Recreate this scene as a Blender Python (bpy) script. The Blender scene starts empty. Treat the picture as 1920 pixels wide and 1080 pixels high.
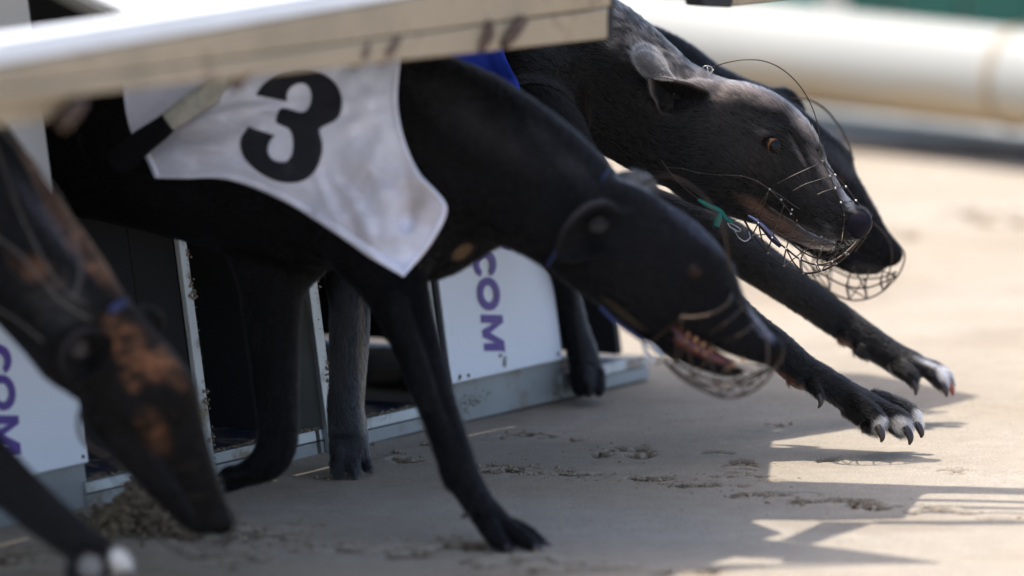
import bpy, bmesh, math, random
import numpy as np
from mathutils import Vector, Matrix
from mathutils.bvhtree import BVHTree
random.seed(4)
rng = np.random.default_rng(4)
SC = bpy.context.scene
COL = SC.collection

# ------------------------------------------------------------------ camera
PITCH = math.radians(9.0)
FOCAL = 280.0
K = 1920 * FOCAL / 36.0
HC = 1.622
cam = bpy.data.cameras.new('camera')
cam.lens = FOCAL
cam.sensor_width = 36
cam.clip_start = 0.5
cam.clip_end = 500
cam.dof.use_dof = True
cam.dof.focus_distance = 9.08
cam.dof.aperture_fstop = 2.3
camo = bpy.data.objects.new('camera', cam)
COL.objects.link(camo)
camo.location = (0, 0, HC)
camo.rotation_euler = (math.pi / 2 - PITCH, 0, 0)
SC.camera = camo

# ------------------------------------------------------------------ light
SUN_DIR = Vector((0.28, -0.06, -0.96)).normalized()      # the way the light travels
world = bpy.data.worlds.new('World')
SC.world = world
world.use_nodes = True
wn = world.node_tree.nodes
bg = wn['Background']
sky = wn.new('ShaderNodeTexSky')
sky.sky_type = 'NISHITA'
sky.sun_disc = False
s = -SUN_DIR
sky.sun_elevation = math.asin(s.z)
sky.air_density = 0.8
sky.dust_density = 2.5
sky.ozone_density = 0.9
sky.sun_rotation = math.atan2(s.x, s.y)
world.node_tree.links.new(sky.outputs[0], bg.inputs[0])
bg.inputs[1].default_value = 0.15
sun = bpy.data.lights.new('sun', 'SUN')
sun.energy = 2.0
sun.angle = math.radians(0.5)
sun.color = (1.0, 0.965, 0.92)
suno = bpy.data.objects.new('sun', sun)
COL.objects.link(suno)
suno.rotation_euler = SUN_DIR.to_track_quat('-Z', 'Y').to_euler()
SC.view_settings.view_transform = 'Standard'
SC.view_settings.look = 'None'
SC.view_settings.gamma = 1
SC.view_settings.exposure = 1.45
SC.view_settings.use_curve_mapping = False
try:
    SC.cycles.use_denoising = True
    SC.cycles.max_bounces = 8
except Exception:
    pass

# ------------------------------------------------------------------ helpers
FW = np.array([0, math.cos(PITCH), -math.sin(PITCH)])
UP = np.array([0, math.sin(PITCH), math.cos(PITCH)])
RT = np.array([1.0, 0, 0])
CP = np.array([0, 0, HC])

def ray(px, py):
    return FW + (px - 960) / K * RT - (py - 540) / K * UP

def P(px, py, d):
    return CP + d * ray(px, py)

def G(px, py, z=0.0):
    r = ray(px, py)
    return CP + r * ((z - HC) / r[2])

def to_px(p):
    q = np.asarray(p) - CP
    d = q @ FW
    return 960 + K * (q @ RT) / d, 540 - K * (q @ UP) / d, d

def mesh_obj(name, verts, faces, mat, parent=None, smooth=False, kind=None):
    me = bpy.data.meshes.new(name)
    me.from_pydata([tuple(v) for v in verts], [], [tuple(f) for f in faces])
    me.update()
    if smooth:
        me.shade_smooth()
    me.materials.append(mat)
    o = bpy.data.objects.new(name, me)
    COL.objects.link(o)
    if parent is not None:
        o.parent = parent
        o.matrix_parent_inverse = parent.matrix_world.inverted()
    if kind:
        o['kind'] = kind
    return o

def empty(name, loc, label, cat, group=None):
    o = bpy.data.objects.new(name, None)
    COL.objects.link(o)
    o.location = tuple(loc)
    o.matrix_world = Matrix.Translation(Vector(tuple(loc)))
    o['label'] = label
    o['category'] = cat
    if group:
        o['group'] = group
    return o

def hexa(c):
    """8 corners (4 bottom loop, 4 top loop) -> verts, faces"""
    return list(c), [(0, 3, 2, 1), (4, 5, 6, 7), (0, 1, 5, 4), (1, 2, 6, 5), (2, 3, 7, 6), (3, 0, 4, 7)]

def bevel_obj(o, w=0.002, seg=2):
    bm = bmesh.new()
    bm.from_mesh(o.data)
    bmesh.ops.recalc_face_normals(bm, faces=bm.faces)
    bmesh.ops.bevel(bm, geom=list(bm.edges), offset=w, segments=seg, profile=0.5, affect='EDGES')
    bm.to_mesh(o.data)
    bm.free()
    return o

def crom(pts, n):
    pts = np.asarray(pts, float)
    if len(pts) < 3:
        t = np.linspace(0, 1, n + 1)[:, None]
        return pts[0] * (1 - t) + pts[-1] * t
    q = np.vstack([2 * pts[0] - pts[1], pts, 2 * pts[-1] - pts[-2]])
    out = []
    for i in range(1, len(q) - 2):
        p0, p1, p2, p3 = q[i - 1], q[i], q[i + 1], q[i + 2]
        for j in range(n):
            t = j / n
            out.append(0.5 * (2 * p1 + (p2 - p0) * t + (2 * p0 - 5 * p1 + 4 * p2 - p3) * t * t + (3 * p1 - p0 - 3 * p2 + p3) * t ** 3))
    out.append(pts[-1])
    return np.array(out)

def tube_geo(path, r, sides=6, V=None, F=None, cap=True):
    """path Nx3 world; r scalar or array"""
    if V is None:
        V, F = [], []
    path = np.asarray(path, float)
    n = len(path)
    rr = np.full(n, r) if np.isscalar(r) else np.asarray(r)
    t = np.gradient(path, axis=0)
    t /= np.linalg.norm(t, axis=1)[:, None] + 1e-12
    a = np.array([0.31, 0.77, 0.55])
    base = len(V)
    for i in range(n):
        a = a - t[i] * (a @ t[i])
        a /= np.linalg.norm(a) + 1e-12
        b = np.cross(t[i], a)
        for j in range(sides):
            g = 2 * math.pi * j / sides
            V.append(path[i] + rr[i] * (math.cos(g) * a + math.sin(g) * b))
    for i in range(n - 1):
        for j in range(sides):
            k = (j + 1) % sides
            F.append((base + i * sides + j, base + i * sides + k, base + (i + 1) * sides + k, base + (i + 1) * sides + j))
    if cap:
        F.append(tuple(base + j for j in reversed(range(sides))))
        F.append(tuple(base + (n - 1) * sides + j for j in range(sides)))
    return V, F

# value noise ---------------------------------------------------------------
def _hash(ix, iy, iz, seed):
    h = (ix * 374761393 + iy * 668265263 + iz * 2147483647 + seed * 1274126177) & 0xFFFFFFFF
    h = ((h ^ (h >> 13)) * 1274126177) & 0xFFFFFFFF
    h = h ^ (h >> 16)
    return (h & 0xFFFF) / 65535.0

def vnoise(p, scale, seed=0):
    q = np.asarray(p, float) * scale
    i = np.floor(q).astype(np.int64)
    f = q - i
    f = f * f * (3 - 2 * f)
    out = 0
    for dx in (0, 1):
        for dy in (0, 1):
            for dz in (0, 1):
                w = (f[:, 0] if dx else 1 - f[:, 0]) * (f[:, 1] if dy else 1 - f[:, 1]) * (f[:, 2] if dz else 1 - f[:, 2])
                out = out + w * _hash(i[:, 0] + dx, i[:, 1] + dy, i[:, 2] + dz, seed)
    return out

def fbm(p, scale, octs=4, seed=0):
    a, o, tot = 1.0, 0, 0
    for k in range(octs):
        o = o + a * vnoise(p, scale * 2 ** k, seed + k)
        tot += a
        a *= 0.5
    return o / tot

# ------------------------------------------------------------------ materials
def new_mat(name):
    m = bpy.data.materials.new(name)
    m.use_nodes = True
    nt = m.node_tree
    return m, nt, nt.nodes, nt.links, nt.nodes['Principled BSDF']

def simple_mat(name, col, rough=0.6, metal=0.0, noise=0.0, nscale=20, bump=0.0, bscale=80, stain=None, stain_scale=9, stain_lo=0.58, stain_hi=0.68, spec=0.5):
    m, nt, N, L, b = new_mat(name)
    b.inputs['Roughness'].default_value = rough
    b.inputs['Metallic'].default_value = metal
    b.inputs['Specular IOR Level'].default_value = spec
    tc = N.new('ShaderNodeTexCoord')
    base = N.new('ShaderNodeRGB')
    base.outputs[0].default_value = (*col, 1)
    cur = base.outputs[0]
    if noise:
        nz = N.new('ShaderNodeTexNoise')
        nz.inputs['Scale'].default_value = nscale
        nz.inputs['Detail'].default_value = 6
        L.new(tc.outputs['Object'], nz.inputs['Vector'])
        mr = N.new('ShaderNodeMapRange')
        mr.inputs['From Min'].default_value = 0.3
        mr.inputs['From Max'].default_value = 0.7
        mr.inputs['To Min'].default_value = 1 - noise
        mr.inputs['To Max'].default_value = 1 + noise
        L.new(nz.outputs['Fac'], mr.inputs['Value'])
        mul = N.new('ShaderNodeVectorMath')
        mul.operation = 'SCALE'
        L.new(cur, mul.inputs[0])
        L.new(mr.outputs[0], mul.inputs['Scale'])
        cur = mul.outputs[0]
        rr = N.new('ShaderNodeMapRange')
        rr.inputs['To Min'].default_value = max(0.05, rough - 0.15)
        rr.inputs['To Max'].default_value = min(1, rough + 0.15)
        L.new(nz.outputs['Fac'], rr.inputs['Value'])
        L.new(rr.outputs[0], b.inputs['Roughness'])
    if stain is not None:
        nz2 = N.new('ShaderNodeTexNoise')
        nz2.inputs['Scale'].default_value = stain_scale
        nz2.inputs['Detail'].default_value = 9
        nz2.inputs['Roughness'].default_value = 0.68
        L.new(tc.outputs['Object'], nz2.inputs['Vector'])
        mr = N.new('ShaderNodeMapRange')
        mr.inputs['From Min'].default_value = stain_lo
        mr.inputs['From Max'].default_value = stain_hi
        L.new(nz2.outputs['Fac'], mr.inputs['Value'])
        mx = N.new('ShaderNodeMix')
        mx.data_type = 'RGBA'
        L.new(mr.outputs[0], mx.inputs['Factor'])
        L.new(cur, mx.inputs['A'])
        mx.inputs['B'].default_value = (*stain, 1)
        cur = mx.outputs['Result']
        if metal:
            mm = N.new('ShaderNodeMath')
            mm.operation = 'MULTIPLY_ADD'
            mm.inputs[1].default_value = -metal
            mm.inputs[2].default_value = metal
            L.new(mr.outputs[0], mm.inputs[0])
            L.new(mm.outputs[0], b.inputs['Metallic'])
    L.new(cur, b.inputs['Base Color'])
    if bump:
        nb = N.new('ShaderNodeTexNoise')
        nb.inputs['Scale'].default_value = bscale
        nb.inputs['Detail'].default_value = 5
        L.new(tc.outputs['Object'], nb.inputs['Vector'])
        bp = N.new('ShaderNodeBump')
        bp.inputs['Strength'].default_value = bump
        bp.inputs['Distance'].default_value = 0.002
        L.new(nb.outputs['Fac'], bp.inputs['Height'])
        L.new(bp.outputs[0], b.inputs['Normal'])
    return m

SANDC = (0.36, 0.29, 0.215)
M = {}
M['floor'] = simple_mat('trap_floor_mat', (0.03, 0.035, 0.06), 0.5, noise=0.3, nscale=12, stain=(0.26, 0.21, 0.15), stain_scale=22, stain_lo=0.5, stain_hi=0.58, bump=.4)
M['white'] = simple_mat('white_panel', (0.80, 0.83, 0.88), 0.35, noise=0.03, nscale=6, stain=(0.40, 0.33, 0.25), stain_scale=14, stain_lo=0.64, stain_hi=0.74)
M['purple'] = simple_mat('purple_print', (0.075, 0.028, 0.27), 0.4, noise=0.08)
M['alu'] = simple_mat('aluminium', (0.46, 0.48, 0.47), 0.45, metal=0.6, noise=0.2, nscale=12, stain=(0.24, 0.185, 0.12), stain_scale=22, stain_lo=0.52, stain_hi=0.62, bump=0.15)
M['kick'] = simple_mat('kickplate', (0.30, 0.305, 0.285), 0.6, metal=0.1, noise=0.2, nscale=8, stain=(0.20, 0.15, 0.09), stain_scale=14, stain_lo=0.54, stain_hi=0.66, bump=0.1)
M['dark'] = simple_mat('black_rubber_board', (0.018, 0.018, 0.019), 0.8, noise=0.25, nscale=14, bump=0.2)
M['darkgrey'] = simple_mat('grey_board', (0.15, 0.155, 0.138), 0.6, noise=0.15, nscale=20, stain=(0.015, 0.015, 0.015), stain_scale=60, stain_lo=0.66, stain_hi=0.7)
M['tan'] = simple_mat('tan_aluminium', (0.35, 0.27, 0.17), 0.5, metal=0.15, noise=0.2, nscale=9, stain=(0.17, 0.11, 0.06), stain_scale=9, stain_lo=0.54, stain_hi=0.68)
M['tan_grey'] = simple_mat('grey_tan', (0.34, 0.31, 0.26), 0.6, noise=0.1)
M['capwhite'] = simple_mat('white_cap', (0.80, 0.80, 0.78), 0.5, noise=0.04)
M['rust'] = simple_mat('rusty_bracket', (0.085, 0.05, 0.03), 0.8, noise=0.4, nscale=60, bump=0.5)
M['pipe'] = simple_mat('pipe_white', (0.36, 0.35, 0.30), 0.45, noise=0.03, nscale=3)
def pipe_bounce_dirt():  # tan bounce light and dirt painted into the pipe's lower half
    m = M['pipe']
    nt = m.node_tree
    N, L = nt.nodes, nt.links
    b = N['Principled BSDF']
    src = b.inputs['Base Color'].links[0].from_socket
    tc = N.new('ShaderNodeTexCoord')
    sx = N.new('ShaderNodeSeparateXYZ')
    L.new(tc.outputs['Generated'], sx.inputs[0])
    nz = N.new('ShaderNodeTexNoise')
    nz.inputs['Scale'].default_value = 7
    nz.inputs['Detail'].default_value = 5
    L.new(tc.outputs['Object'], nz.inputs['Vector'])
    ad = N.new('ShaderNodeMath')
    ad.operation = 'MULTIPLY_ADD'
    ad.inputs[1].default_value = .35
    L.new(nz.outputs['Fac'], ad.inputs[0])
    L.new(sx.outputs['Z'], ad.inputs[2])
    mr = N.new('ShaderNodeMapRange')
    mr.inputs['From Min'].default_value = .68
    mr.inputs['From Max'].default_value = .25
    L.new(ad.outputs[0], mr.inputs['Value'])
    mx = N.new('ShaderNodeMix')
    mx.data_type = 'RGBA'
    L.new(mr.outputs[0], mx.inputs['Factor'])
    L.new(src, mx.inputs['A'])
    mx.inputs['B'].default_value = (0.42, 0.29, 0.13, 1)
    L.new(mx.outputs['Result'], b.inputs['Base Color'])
pipe_bounce_dirt()
M['kerb'] = simple_mat('kerb_concrete', (0.28, 0.285, 0.265), 0.9, noise=0.25, nscale=9, bump=0.4, bscale=60)
M['earth'] = simple_mat('dark_soil', (0.07, 0.055, 0.045), 0.95, noise=0.3, nscale=20)
M['green'] = simple_mat('green_board', (0.012, 0.085, 0.055), 0.6, noise=0.2, nscale=3)
M['teal'] = simple_mat('teal_board', (0.015, 0.16, 0.12), 0.6, noise=0.15, nscale=3)
M['post'] = simple_mat('cream_post', (0.62, 0.58, 0.5), 0.6, noise=0.1)
M['black_cloth'] = simple_mat('black_print', (0.010, 0.011, 0.018), 0.75, noise=0.2, nscale=60)
M['blue_cloth'] = simple_mat('blue_cloth', (0.012, 0.045, 0.42), 0.7, noise=0.15, nscale=60, bump=0.3, bscale=900)
M['blue_trim'] = simple_mat('blue_trim', (0.03, 0.10, 0.55), 0.6)
M['navy'] = simple_mat('navy_strap', (0.012, 0.022, 0.085), 0.6)
M['hem'] = simple_mat('jacket_hem', (0.86, 0.86, 0.97), 0.8, noise=0.1, nscale=40)
M['sleeve'] = simple_mat('black_sleeve', (0.005, 0.005, 0.006), 0.85, noise=.3, nscale=90, bump=.4, bscale=500, spec=.15)
M['webbing'] = simple_mat('grey_webbing', (0.42, 0.41, 0.35), 0.9, noise=0.2, nscale=120, bump=0.6, bscale=500)
M['wire'] = simple_mat('muzzle_wire', (0.06, 0.042, 0.030), 0.38, metal=0.75, noise=0.35, nscale=90)
M['wire_bright'] = simple_mat('bright_wire', (0.55, 0.53, 0.5), 0.3, metal=0.9, noise=0.2, nscale=80)
M['wire_dull'] = simple_mat('dull_wire', (0.13, 0.11, 0.095), 0.45, metal=0.6, noise=0.3, nscale=60)
M['teal_strap'] = simple_mat('teal_strap', (0.008, 0.16, 0.12), 0.6, noise=0.2, nscale=100)
M['claw'] = simple_mat('claw', (0.035, 0.022, 0.018), 0.3, noise=0.3, nscale=80)
M['claw_red'] = simple_mat('claw_red', (0.25, 0.05, 0.03), 0.35)
M['teeth'] = simple_mat('teeth', (0.36, 0.19, 0.08), 0.35, noise=0.15, nscale=80)
M['mouth'] = simple_mat('mouth_flesh', (0.10, 0.02, 0.014), 0.35, noise=0.3, nscale=60, bump=0.4, bscale=200)
M['wetmud'] = simple_mat('damp_sand', (0.17, 0.125, 0.075), 0.95, noise=0.3, nscale=90, bump=0.6, bscale=400)
M['mud'] = simple_mat('caked_sand', (0.27, 0.21, 0.14), 0.95, noise=0.2, nscale=90, bump=0.6, bscale=400)

def jacket_mat():
    m, nt, N, L, b = new_mat('white_jacket_cloth')
    b.inputs['Roughness'].default_value = 0.75
    b.inputs['Sheen Weight'].default_value = 0.25
    tc = N.new('ShaderNodeTexCoord')
    nz = N.new('ShaderNodeTexNoise')
    nz.inputs['Scale'].default_value = 11
    nz.inputs['Detail'].default_value = 7
    L.new(tc.outputs['Object'], nz.inputs['Vector'])
    at = N.new('ShaderNodeAttribute')
    at.attribute_name = 'soil'
    mu = N.new('ShaderNodeMath')
    mu.operation = 'MULTIPLY'
    mr = N.new('ShaderNodeMapRange')
    mr.inputs['From Min'].default_value = 0.30
    mr.inputs['From Max'].default_value = 0.60
    L.new(nz.outputs['Fac'], mr.inputs['Value'])
    L.new(mr.outputs[0], mu.inputs[0])
    L.new(at.outputs['Fac'], mu.inputs[1])
    mx = N.new('ShaderNodeMix')
    mx.data_type = 'RGBA'
    mx.inputs['A'].default_value = (0.84, 0.85, 0.97, 1)
    mx.inputs['B'].default_value = (0.40, 0.32, 0.28, 1)
    L.new(mu.outputs[0], mx.inputs['Factor'])
    L.new(mx.outputs['Result'], b.inputs['Base Color'])
    w = N.new('ShaderNodeTexNoise')
    w.inputs['Scale'].default_value = 700
    bp = N.new('ShaderNodeBump')
    bp.inputs['Strength'].default_value = 0.25
    bp.inputs['Distance'].default_value = 0.0006
    L.new(tc.outputs['Object'], w.inputs['Vector'])
    L.new(w.outputs['Fac'], bp.inputs['Height'])
    L.new(bp.outputs[0], b.inputs['Normal'])
    return m
M['jacket'] = jacket_mat()

def coat_mats():
    m, nt, N, L, b = new_mat('dog_skin')
    at = N.new('ShaderNodeAttribute')
    at.attribute_name = 'coat'
    wet = N.new('ShaderNodeAttribute')
    wet.attribute_name = 'wet'
    tc = N.new('ShaderNodeTexCoord')
    nz = N.new('ShaderNodeTexNoise')
    nz.inputs['Scale'].default_value = 240
    nz.inputs['Detail'].default_value = 4
    L.new(tc.outputs['Object'], nz.inputs['Vector'])
    mr = N.new('ShaderNodeMapRange')
    mr.inputs['To Min'].default_value = 0.55
    mr.inputs['To Max'].default_value = 1.35
    L.new(nz.outputs['Fac'], mr.inputs['Value'])
    mul = N.new('ShaderNodeVectorMath')
    mul.operation = 'SCALE'
    L.new(at.outputs['Color'], mul.inputs[0])
    L.new(mr.outputs[0], mul.inputs['Scale'])
    L.new(mul.outputs[0], b.inputs['Base Color'])
    rg = N.new('ShaderNodeMapRange')
    rg.inputs['To Min'].default_value = 0.58
    rg.inputs['To Max'].default_value = 0.33
    L.new(wet.outputs['Fac'], rg.inputs['Value'])
    L.new(rg.outputs[0], b.inputs['Roughness'])
    b.inputs['Specular IOR Level'].default_value = 0.06
    bp = N.new('ShaderNodeBump')
    bp.inputs['Strength'].default_value = 0.35
    bp.inputs['Distance'].default_value = 0.0007
    L.new(nz.outputs['Fac'], bp.inputs['Height'])
    L.new(bp.outputs[0], b.inputs['Normal'])
    M['skin'] = m
    mk_fur('fur', 1.42)
    mk_fur('fur_dark', 1.38)

def mk_fur(key, ior):
    m2 = bpy.data.materials.new('dog_' + key)
    m2.use_nodes = True
    N, L = m2.node_tree.nodes, m2.node_tree.links
    for n in list(N):
        if n.type != 'OUTPUT_MATERIAL':
            N.remove(n)
    out = [n for n in N if n.type == 'OUTPUT_MATERIAL'][0]
    h = N.new('ShaderNodeBsdfHairPrincipled')
    h.parametrization = 'COLOR'
    h.inputs['Roughness'].default_value = 0.32
    h.inputs['Radial Roughness'].default_value = 0.45
    h.inputs['Coat'].default_value = 0.0
    h.inputs['IOR'].default_value = ior
    h.inputs['Random Roughness'].default_value = 0.3
    at = N.new('ShaderNodeAttribute')
    at.attribute_name = 'coat'
    L.new(at.outputs['Color'], h.inputs['Color'])
    L.new(h.outputs[0], out.inputs[0])
    M[key] = m2
coat_mats()

def eye_mat():
    m, nt, N, L, b = new_mat('dog_eye')
    b.inputs['Roughness'].default_value = 0.04
    b.inputs['Coat Weight'].default_value = 0.0
    b.inputs['Specular IOR Level'].default_value = 0.22
    tc = N.new('ShaderNodeTexCoord')
    sx = N.new('ShaderNodeSeparateXYZ')
    L.new(tc.outputs['Object'], sx.inputs[0])
    # object -Y axis is the way the eye looks, unit sphere scaled
    cr = N.new('ShaderNodeValToRGB')
    mr = N.new('ShaderNodeMapRange')
    mr.inputs['From Min'].default_value = 0.0
    mr.inputs['From Max'].default_value = -0.011
    L.new(sx.outputs['Y'], mr.inputs['Value'])
    L.new(mr.outputs[0], cr.inputs[0])
    e = cr.color_ramp.elements
    e[0].position = 0.60
    e[0].color = (0.02, 0.012, 0.01, 1)
    e[1].position = 0.985
    e[1].color = (0.004, 0.004, 0.005, 1)
    for p, c in ((0.66, (0.03, 0.015, 0.01, 1)), (0.75, (0.11, 0.052, 0.020, 1)), (0.83, (0.075, 0.032, 0.012, 1)), (0.87, (0.004, 0.003, 0.003, 1))):
        q = e.new(p)
        q.color = c
    L.new(cr.outputs[0], b.inputs['Base Color'])
    M['eye'] = m
eye_mat()
M['dark_eye'] = simple_mat('dark_eye', (0.020, 0.009, 0.005), 0.06, noise=.3, nscale=200, spec=.13)

def sand_mat():
    m, nt, N, L, b = new_mat('track_sand')
    b.inputs['Roughness'].default_value = 0.95
    b.inputs['Specular IOR Level'].default_value = 0.15
    tc = N.new('ShaderNodeTexCoord')
    def nz(scale, det, rough=0.55, stretch=None):
        n = N.new('ShaderNodeTexNoise')
        n.inputs['Scale'].default_value = scale
        n.inputs['Detail'].default_value = det
        n.inputs['Roughness'].default_value = rough
        if stretch:
            mp = N.new('ShaderNodeMapping')
            mp.inputs['Scale'].default_value = stretch
            L.new(tc.outputs['Object'], mp.inputs['Vector'])
            L.new(mp.outputs[0], n.inputs['Vector'])
        else:
            L.new(tc.outputs['Object'], n.inputs['Vector'])
        return n
    big = nz(2.2, 4, 0.5, (0.5, 1.3, 1))
    mid = nz(30, 6)
    fine = nz(420, 5, 0.8)
    cr = N.new('ShaderNodeValToRGB')
    cr.color_ramp.elements[0].position = 0.3
    cr.color_ramp.elements[0].color = (0.310, 0.253, 0.182, 1)
    cr.color_ramp.elements[1].position = 0.7
    cr.color_ramp.elements[1].color = (0.372, 0.322, 0.255, 1)
    L.new(big.outputs['Fac'], cr.inputs[0])
    mr = N.new('ShaderNodeMapRange')
    mr.inputs['From Min'].default_value = 0.25
    mr.inputs['From Max'].default_value = 0.75
    mr.inputs['To Min'].default_value = 0.50
    mr.inputs['To Max'].default_value = 1.50
    L.new(fine.outputs['Fac'], mr.inputs['Value'])
    mr2 = N.new('ShaderNodeMapRange')
    mr2.inputs['From Min'].default_value = 0.3
    mr2.inputs['From Max'].default_value = 0.7
    mr2.inputs['To Min'].default_value = 0.93
    mr2.inputs['To Max'].default_value = 1.07
    L.new(mid.outputs['Fac'], mr2.inputs['Value'])
    mm = N.new('ShaderNodeMath')
    mm.operation = 'MULTIPLY'
    L.new(mr.outputs[0], mm.inputs[0])
    L.new(mr2.outputs[0], mm.inputs[1])
    mul = N.new('ShaderNodeVectorMath')
    mul.operation = 'SCALE'
    at = N.new('ShaderNodeAttribute')
    at.attribute_name = 'dark_tone'
    mx = N.new('ShaderNodeMix')
    mx.data_type = 'RGBA'
    L.new(at.outputs['Fac'], mx.inputs['Factor'])
    L.new(cr.outputs[0], mx.inputs['A'])
    mx.inputs['B'].default_value = (0.12, 0.07, 0.035, 1)
    L.new(mx.outputs['Result'], mul.inputs[0])
    L.new(mm.outputs[0], mul.inputs['Scale'])
    L.new(mul.outputs[0], b.inputs['Base Color'])
    bp = N.new('ShaderNodeBump')
    bp.inputs['Strength'].default_value = 0.55
    bp.inputs['Distance'].default_value = 0.0012
    L.new(fine.outputs['Fac'], bp.inputs['Height'])
    bp2 = N.new('ShaderNodeBump')
    bp2.inputs['Strength'].default_value = 0.35
    bp2.inputs['Distance'].default_value = 0.006
    L.new(mid.outputs['Fac'], bp2.inputs['Height'])
    L.new(bp.outputs[0], bp2.inputs['Normal'])
    L.new(bp2.outputs[0], b.inputs['Normal'])
    return m
M['sand'] = sand_mat()

# ------------------------------------------------------------------ ground
# marks scraped in the sand: (px, py, half width px, half height px, strength)
MARKS = [(1170, 852, 55, 12, 1.0), (1385, 878, 32, 13, 1.0), (1345, 852, 30, 5, .6), (990, 818, 50, 5, .8), (1090, 828, 22, 3, .6),
         (1560, 868, 32, 5, .7), (1790, 888, 30, 6, .8), (640, 893, 45, 6, .8), (745, 862, 50, 7, .6), (950, 884, 45, 9, .9),
         (1080, 888, 50, 5, .6), (1200, 899, 60, 5, .9), (1330, 914, 70, 5, .9), (1450, 932, 80, 6, 1.0), (1560, 944, 80, 7, 1.0), (1640, 951, 50, 7, .9),
         (1760, 962, 60, 9, .9), (1880, 973, 50, 7, .9), (860, 1022, 60, 9, .9), (760, 1030, 60, 14, .8), (620, 1025, 90, 14, .6), (500, 1000, 80, 15, .9),
         (560, 988, 50, 6, .8), (330, 985, 120, 26, .9), (230, 960, 60, 20, .9), (80, 1045, 120, 18, .7), (960, 1052, 90, 11, .8),
         (1000, 1062, 120, 12, .5), (1150, 1065, 60, 8, .4), (1300, 1075, 80, 7, .4), (1030, 1040, 28, 5, 1.0), (1450, 800, 20, 3, .4),
         (1880, 410, 60, 14, .8), (1700, 440, 40, 10, .6), (1800, 400, 50, 8, .5), (960, 880, 20, 6, .7), (430, 1045, 70, 14, .6),
         (1390, 896, 60, 3, .6), (1500, 905, 60, 3, .5), (1300, 905, 40, 2, .4), (1620, 948, 22, 8, .8)]

def make_ground():
    def axis(parts):
        out = []
        for a, b, n in parts:
            out += list(np.linspace(a, b, n, endpoint=False))
        out.append(parts[-1][1])
        return np.array(out)
    xs = axis([(-80, -6, 14), (-6, -0.75, 30), (-0.75, 0.75, 560), (0.75, 6, 30), (6, 80, 14)])
    ys = axis([(-20, 5, 8), (5, 8.25, 20), (8.25, 9.5, 420), (9.5, 12.0, 160), (12, 20, 20), (20, 160, 14)])
    X, Y = np.meshgrid(xs, ys)
    pts = np.stack([X.ravel(), Y.ravel(), np.zeros(X.size)], 1)
    z = (fbm(pts, 1.7, 3, 5) - .5) * 0.012 * (np.abs(pts[:, 0]) < 3)
    z += (fbm(pts * [0.6, 1, 1], 14, 3, 9) - .5) * 0.0035
    dark_tone = np.zeros(len(pts))
    qx, qy, _ = to_px(pts)
    cell = fbm(pts * [0.45, 1, 1], 75, 3, 21)
    cell2 = fbm(pts * [0.6, 1, 1], 170, 2, 31)
    for (mx, my, hx, hy, st) in MARKS:
        e = ((qx - mx) / (hx * 1.15)) ** 2 + ((qy - my) / (hy * 1.25)) ** 2
        f = np.clip(1 - e, 0, 1) ** .6 * st
        pit = np.clip((cell + .35 * cell2 - .62) * 7, 0, 1) * f
        ridge = np.clip((.60 - cell) * 5, 0, 1) * f
        z -= 0.011 * pit
        z += 0.0028 * ridge
        dark_tone = np.maximum(dark_tone, np.clip(pit * 1.6, 0, 1))  # colour darkened inside the pits
    dark_tone = np.maximum(dark_tone, .30 * np.clip((fbm(pts * [.5, 1, 1], 5, 4, 61) - .55) * 5, 0, 1))
    pts[:, 2] = z
    nx, ny = len(xs), len(ys)
    idx = np.arange(nx * ny).reshape(ny, nx)
    f = np.stack([idx[:-1, :-1].ravel(), idx[:-1, 1:].ravel(), idx[1:, 1:].ravel(), idx[1:, :-1].ravel()], 1)
    o = np_mesh('sand_track', pts, f, M['sand'])
    o['kind'] = 'structure'
    a = o.data.attributes.new('dark_tone', 'FLOAT', 'POINT')
    a.data.foreach_set('value', dark_tone.astype(np.float32))
    return o

def np_mesh(name, V, F, mat, parent=None, smooth=True):
    me = bpy.data.meshes.new(name)
    V = np.asarray(V, np.float32)
    F = np.asarray(F, np.int32)
    n = F.shape[1]
    me.vertices.add(len(V))
    me.vertices.foreach_set('co', V.ravel())
    me.loops.add(F.size)
    me.loops.foreach_set('vertex_index', F.ravel())
    me.polygons.add(len(F))
    me.polygons.foreach_set('loop_start', np.arange(0, F.size, n, dtype=np.int32))
    me.update(calc_edges=True)
    if smooth:
        me.shade_smooth()
    me.materials.append(mat)
    o = bpy.data.objects.new(name, me)
    COL.objects.link(o)
    if parent is not None:
        o.parent = parent
        o.matrix_parent_inverse = parent.matrix_world.inverted()
    return o

make_ground()

def blob_geo(c, r, V, F, squash=.7):
    """one small lump of sand: a jittered octahedron"""
    b = len(V)
    for d in ((1, 0, 0), (0, 1, 0), (-1, 0, 0), (0, -1, 0), (0, 0, squash), (0, 0, -squash * .6)):
        k = r * random.uniform(.6, 1.3)
        V.append((c[0] + d[0] * k + random.uniform(-.2, .2) * r, c[1] + d[1] * k + random.uniform(-.2, .2) * r, c[2] + d[2] * k))
    for i in range(4):
        j = (i + 1) % 4
        F.append((b + i, b + j, b + 4))
        F.append((b + j, b + i, b + 5))

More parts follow.
